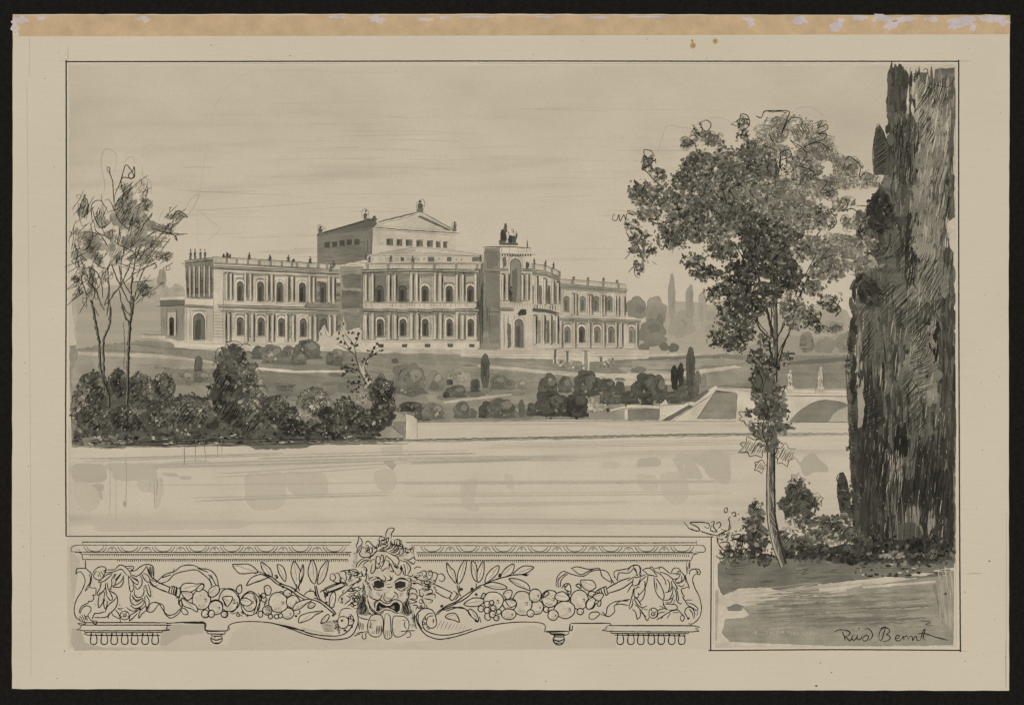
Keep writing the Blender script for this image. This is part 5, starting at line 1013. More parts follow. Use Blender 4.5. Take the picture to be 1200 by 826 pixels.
for i in range(34):
    y = s.r.uniform(700, 738); x = s.r.uniform(890, 1015); s.line([(x, y), (x+s.r.uniform(15, 50), y-1), (x+s.r.uniform(55, 90), y-s.r.uniform(1, 6))], s.r.uniform(.8, 2.2), s.r.uniform(.36, .52), wob=.6)
s.poly(P('958,684 1020,679 1060,676 1062,679 1010,685 990,690 960,693')[0], .02, .6, 3); s.poly(P('1010,686 1096,680 1096,682 1012,689')[0], .04, .4, 3)
for i in range(12): y = s.r.uniform(690, 704); s.line([(850+s.r.uniform(0, 60), y+2), (1000+s.r.uniform(-60, 30), y-10)], .6, .18)
s.line([(1040, 684), (1062, 683)], 1.2, -.1); s.lines('1078,727 1090,728 1084,731 1092,732; 1104,668 1108,672; 1096,690 1100,710 1104,730; 934,668 946,666 940,672 948,671', w=1, t=.7); s.blob(1107, 695, 2.6, 1.6, .7, 8, .3)
s.poly(P('1092,685 1096,684 1106,722 1103,724')[0], .42, .4, 3)
for i in range(40): x = s.r.uniform(1098, 1115); y = s.r.uniform(660, 725); s.line([(x, y), (x+2, y+s.r.uniform(10, 28))], .8, s.r.uniform(.1, .3))
for i in range(45): s.blob(s.r.uniform(880, 960), 741+s.r.uniform(-2, 2), s.r.uniform(.3, 1), .4, .0, 5, .4)
s.build('near_bank', kind='structure')
NG = 'dark undergrowth on the near bank'
def under(cl, label, seed, **k):
    s = Sheet(L1+14+seed*.12, 130+seed); s.foliage(cl, 2.6, 1.1, .15, .6, .05, base=1.6)
    for c in cl: s.hatch(c[0], c[1], c[2]*.8, c[3]*.8, 50, 2.2, .7, .98, .6)
    for x, y, rx, ry in k.get('sp', ()): s.spiky(x, y, rx, ry, 6, .9, .95, 70)
    for x, y, rx, ry, t in k.get('li', ()): s.foliage([(x, y, rx, ry, t)], 2, 1)
    return s.build('undergrowth_bush', None, label, 'bush', NG)
under([(1030, 642, 36, 13, .82), (1090, 640, 28, 14, .84), (1060, 655, 50, 6, .72), (1010, 652, 24, 8, .75), (1100, 652, 18, 7, .7)], 'black undergrowth spreading around the foot of the huge cypress', 0)
under([(933, 576, 15, 14, .62), (930, 592, 18, 14, .66), (940, 606, 16, 14, .68), (945, 590, 12, 14, .66)], 'tall pointed leafy bush directly behind the leafy tree trunk', 1, sp=[(933, 563, 9, 9), (956, 585, 9, 9)], li=[(925, 617, 8, 9, .22)])
under([(886, 598, 9, 13, .55), (882, 615, 12, 12, .62), (888, 630, 14, 12, .7)], 'bushy shrub left of the leafy tree trunk', 2, sp=[(886, 592, 8, 6)])
under([(970, 612, 16, 9, .66), (985, 622, 18, 13, .66), (960, 628, 18, 12, .6), (1005, 636, 14, 12, .7)], 'bumpy bush between the pointed leafy bush and the cypress', 3, li=[(975, 632, 14, 6, .35)])
under([(930, 632, 22, 12, .62), (950, 645, 24, 12, .72), (990, 650, 26, 10, .78), (920, 648, 14, 10, .78)], 'dark low bush at the right foot of the leafy tree', 4, li=[(930, 622, 8, 8, .1), (1045, 650, 16, 5, .4)])
under([(876, 640, 16, 14, .68), (860, 650, 14, 10, .62), (892, 652, 14, 10, .76), (850, 660, 8, 6, .5)], 'dark low bush at the left foot of the leafy tree', 5, li=[(868, 640, 8, 5, .15)])
s = Sheet(L1+14.8, 141); s.poly(P('985,605 981,580 981,562 984,555 988,553 992,562 996,580 997,605')[0], .7, .6, 3, edge=.1); s.foliage([(988, 580, 6, 20, .75), (993, 604, 7, 10, .72)], 2.2, 1.2, .12, .5)
s.lines('984,598 987,590 981,582 984,572 980,560 985,554 991,560 990,572 995,580', w=.9, t=.95); s.build('cypress', None, 'short dark cypress left of the foot of the huge one', 'cypress')
Z = (780, 540, 3.333)
sp = Sheet(L1+15, 142, INK)
sp.lines('70,235 85,255 95,265 130,272 125,258 95,240 140,238 170,245 165,262 150,255; 130,270 170,285 200,290; 175,240 190,235 185,255 200,275 175,270 180,250; 195,245 210,238 215,250 205,262; 200,290 230,275 250,265 255,250; 245,265 250,240 245,225 255,215; 230,185 240,182 238,200 228,198 230,185; 255,205 270,200 272,215 262,212; 280,205 288,208; 200,290 205,320 225,345 260,350; 255,290 290,285 285,300 262,305 255,290; 250,310 280,305 300,320 290,345 270,340 290,325; 205,360 230,365 220,380 205,378; 240,340 265,355 260,375 240,365; 210,320 240,315 250,330 225,335; 230,300 240,290 235,280; 100,262 120,275; 270,350 290,360 300,345; 205,345 215,350; 215,265 235,270; 290,225 283,232', Z, w=1.3, t=.95)
for i in range(50): sp.squig(850+sp.r.uniform(-9, 22), 634+sp.r.uniform(-12, 18), 3, 3, 4, .9, .95)
sp.build('pen_branch', None, 'black pen-drawn twig with curly leaves reaching over the frame corner', 'twig')

# signature
sg = Sheet(L1+14.7, 150, INK)
Z = (900, 640, 4.0)
sg.lines('308,398 320,392 345,388 375,395 385,405 372,418 355,420; 345,395 352,410 360,440; 358,420 372,430 382,440 392,425 396,415; 396,415 392,430 400,438 412,428 418,412; 418,412 416,430 424,436 436,428 440,415; 425,382 427,386; 440,435 455,415 470,420 465,435 448,442 442,432; 470,438 480,430 490,415 482,395 465,382 450,388; 520,385 535,378 548,375 542,400 536,425 525,440 518,430; 518,430 522,400 540,380 565,385 568,400 552,410 560,415 572,425 558,440 535,442; 595,430 612,425 615,415 602,415 595,432 610,442 625,432; 625,432 632,418 636,438; 634,425 648,415 652,420; 652,420 656,440; 656,430 666,418 674,420 676,440 686,422 694,420 698,438 712,436; 712,436 728,390 735,385 726,430 738,436; 700,408 730,404 745,410 790,425 842,438', Z, w=1.25, t=.97)
sg.blob(1006, 735.6, .9, .8, .95, 7, .2); sg.build('signature', None, 'cursive artist signature in dark ink at the lower right corner', 'signature')

# ============================================================ ornamental frieze below the view
fr = root('ornamental_frieze', 'long pen-drawn ornamental frieze with a grotesque mask, wreaths and fruit below the landscape', 'frieze')
FL = 2.5
LEAFC = .03
def pen(name, parent, txt, z, w=1.2, t=.96, seed=0, layer=FL+2, fills=None, extra=None):
    s = Sheet(layer, 700+seed, INK)
    if fills:
        for q, tt in fills: s.poly(P(q, z)[0], tt, .1, 3, smooth=True)
    s.lines(txt, z, w=w*1.22, t=min(1, t+.07), wob=.1, taper=.25)
    if extra: extra(s)
    return s.build(name, parent)
def emp(name, parent):
    o = bpy.data.objects.new(name, None); C.objects.link(o); o.parent = parent; return o
s = Sheet(FL, 701, SOFT)                               # shadow-like grey wash laid round the left end
s.poly(P('79,640 88,636 96,650 100,660 92,668 88,690 88,720 96,735 98,752 104,757 186,757 190,735 198,729 240,729 242,739 246,742 250,755 268,755 272,740 290,729 330,728 400,746 470,752 560,745 620,732 640,735 645,748 668,748 676,734 720,734 722,758 600,761 400,760.5 200,762 90,761 82,756 79,700')[0], .05, .5, 5, var=.01)
s.poly(P('190,738 200,732 238,731 240,736 238,742 215,744 195,756 188,756')[0], .15, .8, 4); s.poly(P('84,735 96,738 100,752 120,758 160,759 150,761 88,761 83,752')[0], .15, .8, 4); s.poly(P('82,645 94,655 92,672 88,700 84,700')[0], .12, .8, 4)
s.build('ground_wash', fr)
# cornice
co = emp('cornice', fr)
s = Sheet(FL+1, 702, INK)
s.line([(97, 634.6), (300, 635), (412, 635)], 1.1, .88, taper=0, wob=.08); s.line([(472, 635.2), (700, 635.6), (816, 635.4)], 1.1, .88, taper=0, wob=.08)
s.line([(98, 638.2), (300, 638.4), (410, 638.2)], .8, .85, taper=0, wob=.08); s.line([(474, 638.6), (700, 639), (818, 638.4)], .8, .85, taper=0, wob=.08)
s.line([(88, 646.3), (250, 646.8), (412, 646.8)], 1.2, .9, taper=0, wob=.08); s.line([(488, 647), (700, 647), (812, 646.6)], 1.2, .9, taper=0, wob=.08)
s.line([(97, 649), (250, 649), (410, 648.6)], .8, .85, taper=0, wob=.08); s.line([(488, 649.3), (700, 649.6), (818, 648)], .8, .85, taper=0, wob=.08)
s.line([(97, 655), (250, 655), (408, 655)], 1, .88, taper=0, wob=.08); s.line([(488, 655.6), (700, 656), (810, 656)], 1, .88, taper=0, wob=.08)
s.lines('88,646 84,645.6 84,641.5 88,639 97,638; 88,646 96,648 97,655; 97,634 97.5,639; 101,656 101,666; 818,638.4 824,639 826.5,643 824,646.4 814,646; 818,648 819.5,646; 818,648 812,650 810,656; 816,633 816,638; 807,658 807,668; 804.5,658 804.8,672; 94,645 92,643', w=1, t=.88)
s.build('moulding', co)
s = Sheet(FL+1.4, 703, INK)
def eggs(x0, x1, n):
    stp = (x1-x0)/n
    for i in range(n):
        x = x0+stp*(i+.5)
        q = [(x-10, 639), (x-9, 642), (x-5, 645), (x, 645.8), (x+5, 645), (x+9, 642), (x+10, 639)]; s.line(q, .9, .88, wob=.1)
        s.line([(x-13.5, 639.5), (x-12, 643), (x-8, 646.4)], .8, .85); s.line([(x+13.5, 639.5), (x+12, 643), (x+8, 646.4)], .8, .85)
        xx = x+stp/2
        if i < n-1: s.line([(xx-6, 645.8), (xx-3.5, 642), (xx, 640.5), (xx+3.5, 642), (xx+6, 645.8)], .8, .85, wob=.1); s.line([(xx-2, 643), (xx, 642), (xx+1, 643.5), (xx-1, 644)], 1, .9)
eggs(92, 412, 8); s.build('egg_and_dart', co); s = Sheet(FL+1.4, 723, INK); eggs(486, 820, 8); s.build('egg_and_dart', co)
s = Sheet(FL+1.6, 704, INK)
for a, b, y, gp in ((106, 410, 649, 2.55), (488, 808, 649.5, 2.55), (138, 408, 655.4, 2.45), (488, 806, 656, 2.5)):
    x = a
    while x < b: s.line([(x, y), (x+.2, y+2.1+s.r.uniform(-.2, .5))], 1.3, .9, taper=.3, wob=0); x += gp*s.r.uniform(.9, 1.1)
s.build('dentils', co)
# consoles at the two ends
ZA = (85, 655, 10.32); ZE2 = (735, 655, 10.32)
pen('console', fr, '160,10 160,105; 60,110 50,125 45,180 60,160 95,145; 50,108 160,108 190,130 225,160 235,200 230,260 215,310 190,350 155,385; 95,145 130,180 155,240 150,300 110,390 60,470 30,560 28,640 50,700 100,740 160,755; 205,175 220,220 215,280 180,330 160,370; 215,330 240,345 285,345 290,380 280,430 245,425 265,460 235,505 195,505 200,520 130,555 100,590 85,640 100,650 110,610 150,565 190,560 225,580 225,620 190,670 200,700 170,680; 195,690 235,740 300,745 290,780 255,770 250,740; 80,700 100,735; 90,680 130,740; 115,665 150,735; 145,660 170,735; 160,680 190,740; 160,755 160,780 110,790', ZA, 1, .88, 1)
pen('console', fr, '755,10 755,110; 755,180 750,150 780,120 850,115 880,140 875,180 845,180 855,160 830,145; 820,120 860,155; 845,165 800,200 790,260 820,350 870,450 895,560 895,620 870,700 800,770 735,775; 700,185 720,260 750,350 720,330 700,345 650,360 670,420 690,440 670,450 700,500 720,490 785,490; 700,500 730,550 780,580 840,620 855,600 810,550 760,530 720,520; 855,630 840,680; 690,650 710,590 760,575 800,610 815,660 800,715; 690,640 740,725 720,710; 750,600 790,650 790,690; 745,690 750,720 730,700; 725,90 720,180', ZE2, 1, .88, 2)
# wreaths
w1 = emp('wreath', fr); w2 = emp('wreath', fr)
pen('leaves', w1, '250,170 270,130 330,90 390,90 410,115 405,140 385,190 350,240 310,245 265,220 250,170; 275,190 275,160 300,140; 320,145 350,215; 345,140 385,200; 310,180 320,210; 380,135 420,125 510,120 570,70 620,75 690,140 710,175; 380,140 420,160 490,150 560,125 600,120 640,165 660,190; 315,270 360,230 430,180 490,170; 315,280 390,260 450,210 480,180; 640,85 700,80 745,90 735,120 700,130 740,130; 660,110 720,100; 350,275 340,340 310,390 300,430 340,420 390,360 410,280; 330,310 350,320; 430,280 430,340 450,370 480,310 480,240 520,175; 500,240 520,190 540,170; 490,330 520,300 530,260 590,180; 490,320 540,300 590,265 625,190; 490,330 570,335 610,290 625,220; 520,250 580,180 600,165; 400,300 410,380 420,440 460,490 490,480 470,420 440,370; 450,380 490,400 540,440 550,520 520,590 460,650 430,700; 540,450 500,500 430,560 400,640; 460,380 520,410; 335,400 320,470 320,580 370,520 390,430 385,390 340,405; 400,480 380,530 400,600 420,550 430,500; 310,580 330,575; 265,650 320,650 390,630; 245,720 260,670 280,650; 270,700 390,700 440,670 450,640; 440,690 440,715', ZA, 1, .88, 3)
pen('leaves', w1, '690,150 770,130 820,90 880,62 950,65 985,110 985,240; 700,180 780,200 850,150 900,80; 905,80 920,150 960,220 980,240; 930,90 950,200; 945,80 965,210; 965,90 980,200; 920,110 940,190; 680,210 690,330 710,390 745,350 740,290 710,240; 670,190 760,290 800,300; 700,200 790,250 800,290; 720,210 800,270; 820,190 845,240 840,310 790,360 760,320; 840,170 880,250 940,280 940,240 910,190 860,165; 950,240 990,260 1030,260; 940,290 990,330 1030,310; 870,320 895,310 890,340 870,345 865,325; 900,340 910,400 950,450 945,380 920,300; 755,380 750,420 790,460 850,440 870,380 860,350; 710,400 700,470 720,530 770,550 840,510 850,470 800,490 750,480 720,430; 740,450 780,510 830,480; 880,440 880,500 905,600 930,530 920,470 890,430; 700,550 760,590 830,570 870,520 860,490; 650,575 720,620 800,610 830,590 760,600; 890,560 840,600 810,650 805,710 840,660 890,620; 890,590 920,600 920,620 900,610; 550,590 620,590; 555,600 600,610; 570,540 580,560', ZA, 1, .88, 4)
def ticks(s, x0, x1, y0, y1, n):
    for i in range(n):
        x = s.r.uniform(x0, x1); y = s.r.uniform(y0, y1); a = s.r.uniform(.6, 1.4); L = s.r.uniform(1.2, 3); s.line([(x, y), (x+L*math.cos(a), y+L*math.sin(a))], .6, .85)
def nib(s):
    ticks(s, 108, 136, 668, 712, 46); ticks(s, 152, 176, 668, 712, 40)
    for x, y in P('580,330 600,320 615,290 625,270 950,350 960,380 965,420 970,450 820,690 840,680 850,650 870,640 720,720 740,700', ZA)[0]: s.line([(x, y), (x+.8, y+1)], .9, .9)
pen('flower', w1, '480,620 490,670 540,700 580,715 560,650 520,610; 580,715 585,765; 590,640 610,625 640,625 665,630 685,650 690,680 680,710 650,725 620,725 595,710 580,680 590,640; 620,660 640,655 655,670 645,690 620,690 615,670; 600,640 615,655; 660,635 650,655; 690,690 670,685; 590,690 610,690; 690,740 700,680 740,650 790,620; 690,745 730,710 790,650; 625,670 640,680', ZA, 1, .9, 5, extra=nib)
pen('leaves', w2, '180,130 220,110 280,110 360,190; 180,130 230,160 240,180 370,205; 270,100 300,90 340,150; 380,130 410,90 480,140 520,170; 330,110 420,90; 350,150 400,180 450,240 470,310; 390,150 480,180 560,240 600,225; 530,160 560,110 610,105 650,140; 600,140 650,150 690,200 710,280; 520,170 590,170 620,150; 590,190 640,170 620,220 580,250; 600,270 640,280 680,250 690,210; 580,250 600,290 650,270 660,200; 610,310 660,330 690,300; 540,240 580,300 610,360 600,330; 250,190 240,260 210,350 140,430 130,400; 230,200 160,260 140,310; 320,210 330,300 340,380 380,450 430,490; 340,220 390,290 430,370 445,440 430,500; 350,280 360,370; 480,240 510,290 500,380 460,400; 460,400 520,380 540,320 530,260; 540,300 550,390 510,480; 440,490 490,490 550,460 560,420; 460,520 520,520 550,470; 570,480 560,530; 560,330 590,400 600,500 650,540 655,520; 590,350 610,420 620,500; 430,500 450,570 490,610; 460,540 580,545 600,600 500,615; 430,540 470,610', ZE2, 1, .88, 6)
pen('leaves', w2, '70,210 100,220 160,205 220,180; 0,140 60,75 130,70 155,110 165,200; 70,80 100,140 130,200; 70,320 60,280 75,230; 70,320 130,300 160,220; 90,340 80,410 100,470 140,440 130,400; 20,580 40,500 60,430 75,350; 60,560 70,480; 0,260 80,210; 0,400 40,330 70,290; 20,600 50,570 70,530; 100,360 130,330 150,340; 120,340 130,320; 210,260 215,380 190,470 150,510; 80,470 120,540 180,580 240,560; 100,450 150,520 170,560; 60,600 100,640 120,710 155,690 150,600 90,540; 110,730 150,700; 160,600 200,670 240,740 260,700; 170,590 250,610; 165,640 230,690', ZE2, 1, .88, 7)
pen('flower', w2, '260,640 275,600 320,585 360,610 365,650 350,695 310,710 270,690 260,640; 295,640 320,635 335,655 320,680 295,675 295,640; 285,600 300,625; 350,620 335,640; 310,650 325,665; 360,620 410,600 460,590; 360,700 380,650 460,630; 355,730 420,690 480,650 540,620; 410,720 430,690; 480,710 520,650; 540,620 610,610 640,640 690,690; 550,640 620,640; 640,700 650,680 680,680 690,710 670,745 645,730 640,700; 390,560 440,580', ZE2, 1, .9, 8)
# ribbons
Z1 = (70, 620, 5.505); Z2 = (230, 620, 5.505); Z3 = (380, 610, 5.506); Z4 = (480, 620, 5.505); Z5 = (640, 620, 5.505)
pen('ribbon', fr, '620,345 680,290 740,270 790,235 860,230 910,250 970,260 1010,300 1025,360 1010,375 970,390; 640,350 700,330 740,290 800,270 880,260 930,290 970,330 980,370; 670,300 660,310 720,290; 960,290 990,320 1010,360; 975,290 1000,340; 965,310 985,360; 740,250 735,280; 890,250 960,275; 600,470 640,475 690,545 740,545 790,505 820,520 830,545 800,545 785,520; 560,510 590,475 620,470 670,490 680,540 720,570 770,540 790,505; 585,480 560,520 600,530 640,480', Z1, 1, .88, 10)
pen('ribbon', fr, '160,250 200,240 270,255 320,250; 165,250 220,290 280,265 340,250 360,300 400,330 430,340; 65,370 70,310 110,270 170,290 240,300 290,270 340,260 390,270 415,310 420,350; 80,375 80,320 130,280; 90,370 100,320 140,285; 100,380 120,350 150,360 140,400; 440,310 440,270 480,260 530,250 550,235 590,230 610,250 600,290 620,300; 460,330 470,280 530,280 570,250 585,290 570,300; 440,300 460,330; 360,530 400,560 440,530 440,490 480,480 530,490; 275,555 290,535 330,530 345,545 310,575 280,575 275,555; 360,530 385,545 395,500 430,470 470,460 530,460; 350,545 390,560; 450,480 480,460 540,450; 415,310 440,350', Z5, 1, .88, 11)
# torches
pen('torch', fr, '600,310 650,345 720,375; 580,330 620,370 700,405; 715,370 705,405 720,415; 720,370 740,365 735,420; 740,370 760,375 750,430; 765,375 780,385 775,430 750,440; 720,410 780,440; 730,370 720,410; 755,372 745,425; 770,440 770,480 780,485; 775,380 790,360', Z1, 1.2, .9, 12)
pen('torch', fr, '540,310 480,330 390,380; 560,330 490,380 400,410; 385,370 400,420; 370,370 385,425 400,410; 350,380 370,430; 340,390 350,430 365,440; 330,410 345,440; 320,400 350,380 390,365', Z5, 1.2, .9, 13)
pen('torch', fr, '0,435 60,410 130,385; 0,470 70,450 150,415; 0,460 20,480 30,445; 10,470 10,510; 90,400 150,400; 110,390 150,430; 130,380 160,410; 40,350 40,380; ', Z3, 1.1, .9, 14)
pen('torch', fr, '690,400 760,430 830,465; 670,420 740,470 800,500; 835,450 855,470 830,510 810,500 825,460; 850,460 865,480 845,510; 800,490 820,510; 680,410 720,430; 690,420 730,450', Z3, 1.1, .9, 15)
# garlands of fruit
def fruit(parent, x, y, r, z, name='fruit', seed=0, dots=0, eye=True, t=.9, ry=None):
    x = z[0]+x/z[2]; y = z[1]+y/z[2]; r /= z[2]; ry = (ry/z[2]) if ry else r
    s = Sheet(FL+2.4+(seed % 5)*.3, 900+seed, INK)
    q = [(x+r*math.cos(a)*s.r.uniform(.95, 1.05), y+ry*math.sin(a)*s.r.uniform(.95, 1.05)) for a in [i*6.283/12 for i in range(12)]]
    s.poly(q, .0, .05, 3, smooth=True); s.line(q, 1.3, .97, closed=True, wob=.12)
    if eye and r > 3: s.line([(x+r*.3, y), (x+r*.55, y-r*.1), (x+r*.5, y+r*.25), (x+r*.3, y+r*.2)], .9, .9); s.blob(x+r*.42, y+.1, .5, .5, .9, 6, .2)
    for i in range(dots): a = s.r.uniform(0, 6.3); k = s.r.random()**.5*.8; s.blob(x+r*k*math.cos(a), y+r*k*math.sin(a), .5, .45, .85, 6, .3)
    if r > 4:
        for i in range(7): a = .1+i*.17; s.line([(x+r*.5*math.cos(a+1), y+ry*.55*math.sin(a+1)), (x+r*.85*math.cos(a+1), y+ry*.85*math.sin(a+1))], .5, .75)
    s.build(name, parent)
def leaf(parent, txt, z, seed=0, name='leaf', vein=True):
    s = Sheet(FL+4+(seed % 4)*.3, 950+seed, INK)
    for p in P(txt, z):
        s.poly(p, .0, .05, 3, smooth=True); s.line(p, 1.25, .97, closed=True, wob=.1)
        if vein: k = len(p)//2; s.line([p[0], ((p[0][0]+p[k][0])/2+.3, (p[0][1]+p[k][1])/2), (p[0][0]*.2+p[k][0]*.8, p[0][1]*.2+p[k][1]*.8)], .5, .7)
    s.build(name, parent)
g1 = emp('fruit_garland', fr); g2 = emp('fruit_garland', fr)
for i, (x, y, r, d, ry) in enumerate([(915, 450, 58, 9, 66), (1010, 495, 44, 4, 44), (940, 542, 24, 0, 26), (980, 542, 22, 0, 24), (1062, 545, 20, 0, 20)]): fruit(g1, x, y, r, Z1, seed=i, dots=d, ry=ry)
for i, (x, y, r, d, ry) in enumerate([(215, 455, 66, 0, 76), (350, 475, 62, 0, 76), (345, 465, 48, 0, 60), (128, 502, 46, 2, 46), (100, 542, 20, 0, 24), (62, 545, 24, 0, 24), (185, 545, 20, 0, 22), (530, 470, 62, 3, 64), (625, 465, 44, 2, 40), (590, 410, 26, 0, 24), (548, 418, 18, 0, 20), (590, 540, 40, 0, 36), (480, 560, 14, 0, 16), (520, 560, 16, 0, 14), (545, 555, 14, 0, 14), (440, 450, 18, 0, 18), (435, 425, 16, 0, 16), (460, 520, 30, 0, 30), (415, 545, 16, 0, 20)]): fruit(g1, x, y, r, Z2, seed=10+i, dots=d, ry=ry)
for i, (x, y, r, d, ry) in enumerate([(540, 460, 64, 0, 60), (725, 475, 62, 0, 80), (645, 480, 44, 3, 40), (640, 545, 46, 2, 36), (810, 425, 40, 0, 42), (822, 500, 40, 2, 46), (780, 540, 24, 0, 24), (905, 445, 52, 22, 56), (1000, 515, 66, 3, 56), (925, 550, 34, 4, 34), (460, 510, 20, 0, 20), (500, 480, 20, 0, 20), (540, 505, 18, 0, 18), (500, 520, 20, 0, 20), (535, 545, 20, 0, 22), (505, 560, 22, 0, 24), (560, 570, 18, 0, 18), (575, 530, 16, 0, 16), (530, 470, 14, 0, 16), (880, 515, 18, 0, 18)]): fruit(g2, x, y, r, Z4, seed=30+i, dots=d, ry=ry)
for i, (x, y, r, d, ry) in enumerate([(215, 450, 58, 2, 62), (285, 480, 30, 0, 34), (220, 528, 22, 0, 20), (320, 440, 22, 0, 40), (295, 415, 26, 0, 18), (340, 465, 14, 0, 30)]): fruit(g2, x, y, r, Z5, seed=60+i, dots=d, ry=ry)
leaf(g1, '780,385 800,350 850,345 880,350 930,350 925,380 880,385 850,400 800,405; 790,400 850,405 860,430 830,455 800,430; 790,440 840,470 880,490 890,530 850,510 800,490; 960,430 970,390 1020,365 1030,400 1000,430; 780,450 790,470 790,500 775,480; 1060,440 1090,430 1100,470 1070,490', Z1, 1)
leaf(g1, '80,420 90,380 140,360 150,400 110,435; 170,440 200,430 235,435 225,470 200,495 185,470; 285,455 320,440 360,465 340,490 300,485; 260,380 290,355 295,400 270,410; 440,370 465,360 485,385 475,420 450,415; 0,385 40,350 50,370 20,400; 270,530 280,560 262,555', Z2, 2)
leaf(g2, '605,415 630,390 660,395 655,430 630,450; 460,440 475,410 490,415 480,440; 350,480 400,445 440,440 480,455 450,490 390,495; 620,455 670,455 690,480 650,500; 940,420 990,400 1030,440 1010,460 950,455; 1000,380 1030,350 1040,400; 860,440 880,400 900,410', Z4, 3)
leaf(g2, '220,330 260,325 300,330 320,370 280,395 240,375; 60,430 100,400 140,420 150,455 100,460 70,445; 115,355 150,350 160,400 150,420 130,390; 190,360 215,350 225,380; 260,470 290,440 320,440 300,500 265,510; 300,430 340,410 370,420 340,460', Z5, 4)
def dk(s):
    for x, y in ((420, 430), (440, 470), (290, 540), (320, 560), (650, 545), (660, 530)): s.squig(230+x/5.505, 620+y/5.505, 4, 4, 7, 1.1, .95)
    for i in range(9): s.line([(232+(425+i*2)/5.505, 620+(490+i*7)/5.505), (230+(490)/5.505, 620+(494+i*7)/5.505)], .7, .85)
pen('tendril', g1, '150,385 190,380 240,395 275,440 280,470; 370,430 390,480 370,540; 400,410 420,440 400,500 390,545; 240,480 270,470 265,500; 220,540 250,520 265,490; 300,560 280,545; 230,545 260,535', Z2, 1, .9, 16, layer=FL+6, extra=dk)
# laurel branches
lb1 = emp('laurel_branch', fr); lb2 = emp('laurel_branch', fr)
pen('stem', lb1, '400,270 480,300 540,345 620,375 680,420 740,450; 410,285 470,310 530,355 600,385 660,430 700,450; 380,285 400,270; 745,450 800,470 850,510 900,550; 760,440 810,460 870,505 905,545; 775,360 790,430 810,460; 765,360 775,420 790,455; 640,385 660,380 670,395; 650,350 645,380; 690,300 670,340 660,380', Z2, 1.2, .9, 17, layer=FL+6)
leaf(lb1, '235,225 270,225 330,222 370,240 400,275 350,280 290,285 260,265; 420,210 460,235 485,265 490,305 450,285 425,250; 325,360 360,310 410,290 470,300 430,325 370,345; 525,225 560,240 580,290 575,335 545,300 528,260; 630,205 660,240 680,300 655,370 625,320 612,270; 690,225 695,280 675,345 665,300 680,250; 745,195 770,230 780,290 765,350 735,320 722,270; 850,200 845,270 820,330 785,350 790,290 810,240; 625,520 640,480 690,455 750,450 710,480 670,510; 665,600 670,560 710,540 760,530 820,525 770,550 730,580; 860,490 865,430 890,400 900,440 885,500; 805,605 815,575 850,545 860,560 840,590; 720,500 740,470 770,480 750,505', Z2, 5)
def bd(s):
    for x, y in ((520, 310), (562, 370), (545, 350), (885, 552), (940, 400), (835, 430), (840, 470), (640, 395)): s.blob(230+x/5.505, 620+y/5.505, 1.7, 1.6, .9, 8, .2)
pen('berries', lb1, '505,300 520,295 530,310; 690,430 720,400 760,400 770,430; 730,400 740,380; 800,405 820,390 830,430; 815,395 840,390 850,430; 830,400 845,425; 800,400 860,375 950,340 970,345; 860,400 940,370 960,355; 900,355 930,345', Z2, 1.1, .9, 18, layer=FL+6.5, extra=bd)
pen('stem', lb2, '170,550 190,525 240,490 300,465 350,430 400,395 450,365 500,345 560,320 640,300 700,290 770,290; 180,550 220,510 290,480 360,445 410,400 460,370; 305,355 320,410 330,430; 320,360 325,400; 430,345 430,375; 215,520 280,500 350,510; 235,525 320,500 370,520 400,560', Z4, 1.2, .9, 19, layer=FL+6)
leaf(lb2, '240,215 270,250 290,270 300,345 260,300 242,260; 360,195 365,240 340,320 312,350 310,290 330,235; 400,205 430,230 435,330 410,310 398,260; 478,205 480,270 465,320 440,340 435,290 450,240; 575,232 570,275 540,310 490,345 495,300 530,255; 672,222 670,260 650,290 590,310 600,275 630,240; 800,240 780,265 740,285 670,290 700,255 740,235; 480,360 530,340 590,350 630,375 580,385 530,378; 640,318 700,320 760,350 775,390 740,380 690,360; 230,565 260,540 300,545 322,595 290,585; 390,510 430,540 445,590 410,570 380,535', Z4, 6)
def bd2(s):
    for x, y in ((403, 382), (430, 418), (335, 385), (208, 492), (428, 588), (580, 300), (585, 290)): s.blob(480+x/5.505, 620+y/5.505, 2, 1.9, .9, 8, .2); 
pen('berries', lb2, '720,290 760,298 740,285; 450,560 460,600; 200,500 215,490; 430,580 440,600', Z4, 1.1, .9, 20, layer=FL+6.5, extra=bd2)
# scrolls with volutes
pen('scroll', fr, '0,597 50,597 58,650; 205,650 210,620 250,600 330,592 430,595 500,605 600,635 720,680 830,705 930,708 1000,685 1035,630 1045,580 1035,530 990,508 940,515 920,560; 500,605 620,630 740,670 850,685 930,682 980,655 1015,600 1010,560 990,545; 950,555 920,570 915,610 935,635 970,630 985,590 970,565 945,560; 1060,670 1020,685; 530,610 640,640 700,650', Z2, 1.1, .9, 21, layer=FL+5, fills=[('948,556 918,572 914,612 936,638 972,632 987,592 970,565', .02)],
    extra=lambda s: ([s.squig(230+x/5.505, 620+y/5.505, 4, 4, 8, 1.2, .95) for x, y in ((905, 590), (905, 620), (930, 655), (960, 655), (995, 620), (1000, 590), (990, 565), (910, 640), (945, 598))], [s.line([(230+(800+i*3)/5.505, 620+(600+i*7)/5.505), (230+(895)/5.505, 620+(585+i*9)/5.505)], .6, .85) for i in range(9)], [s.line([(230+(690+i*13)/5.505, 620+(640+i*3)/5.505), (230+(688+i*13)/5.505, 620+(632+i*3)/5.505)], .9, .9) for i in range(15)]))
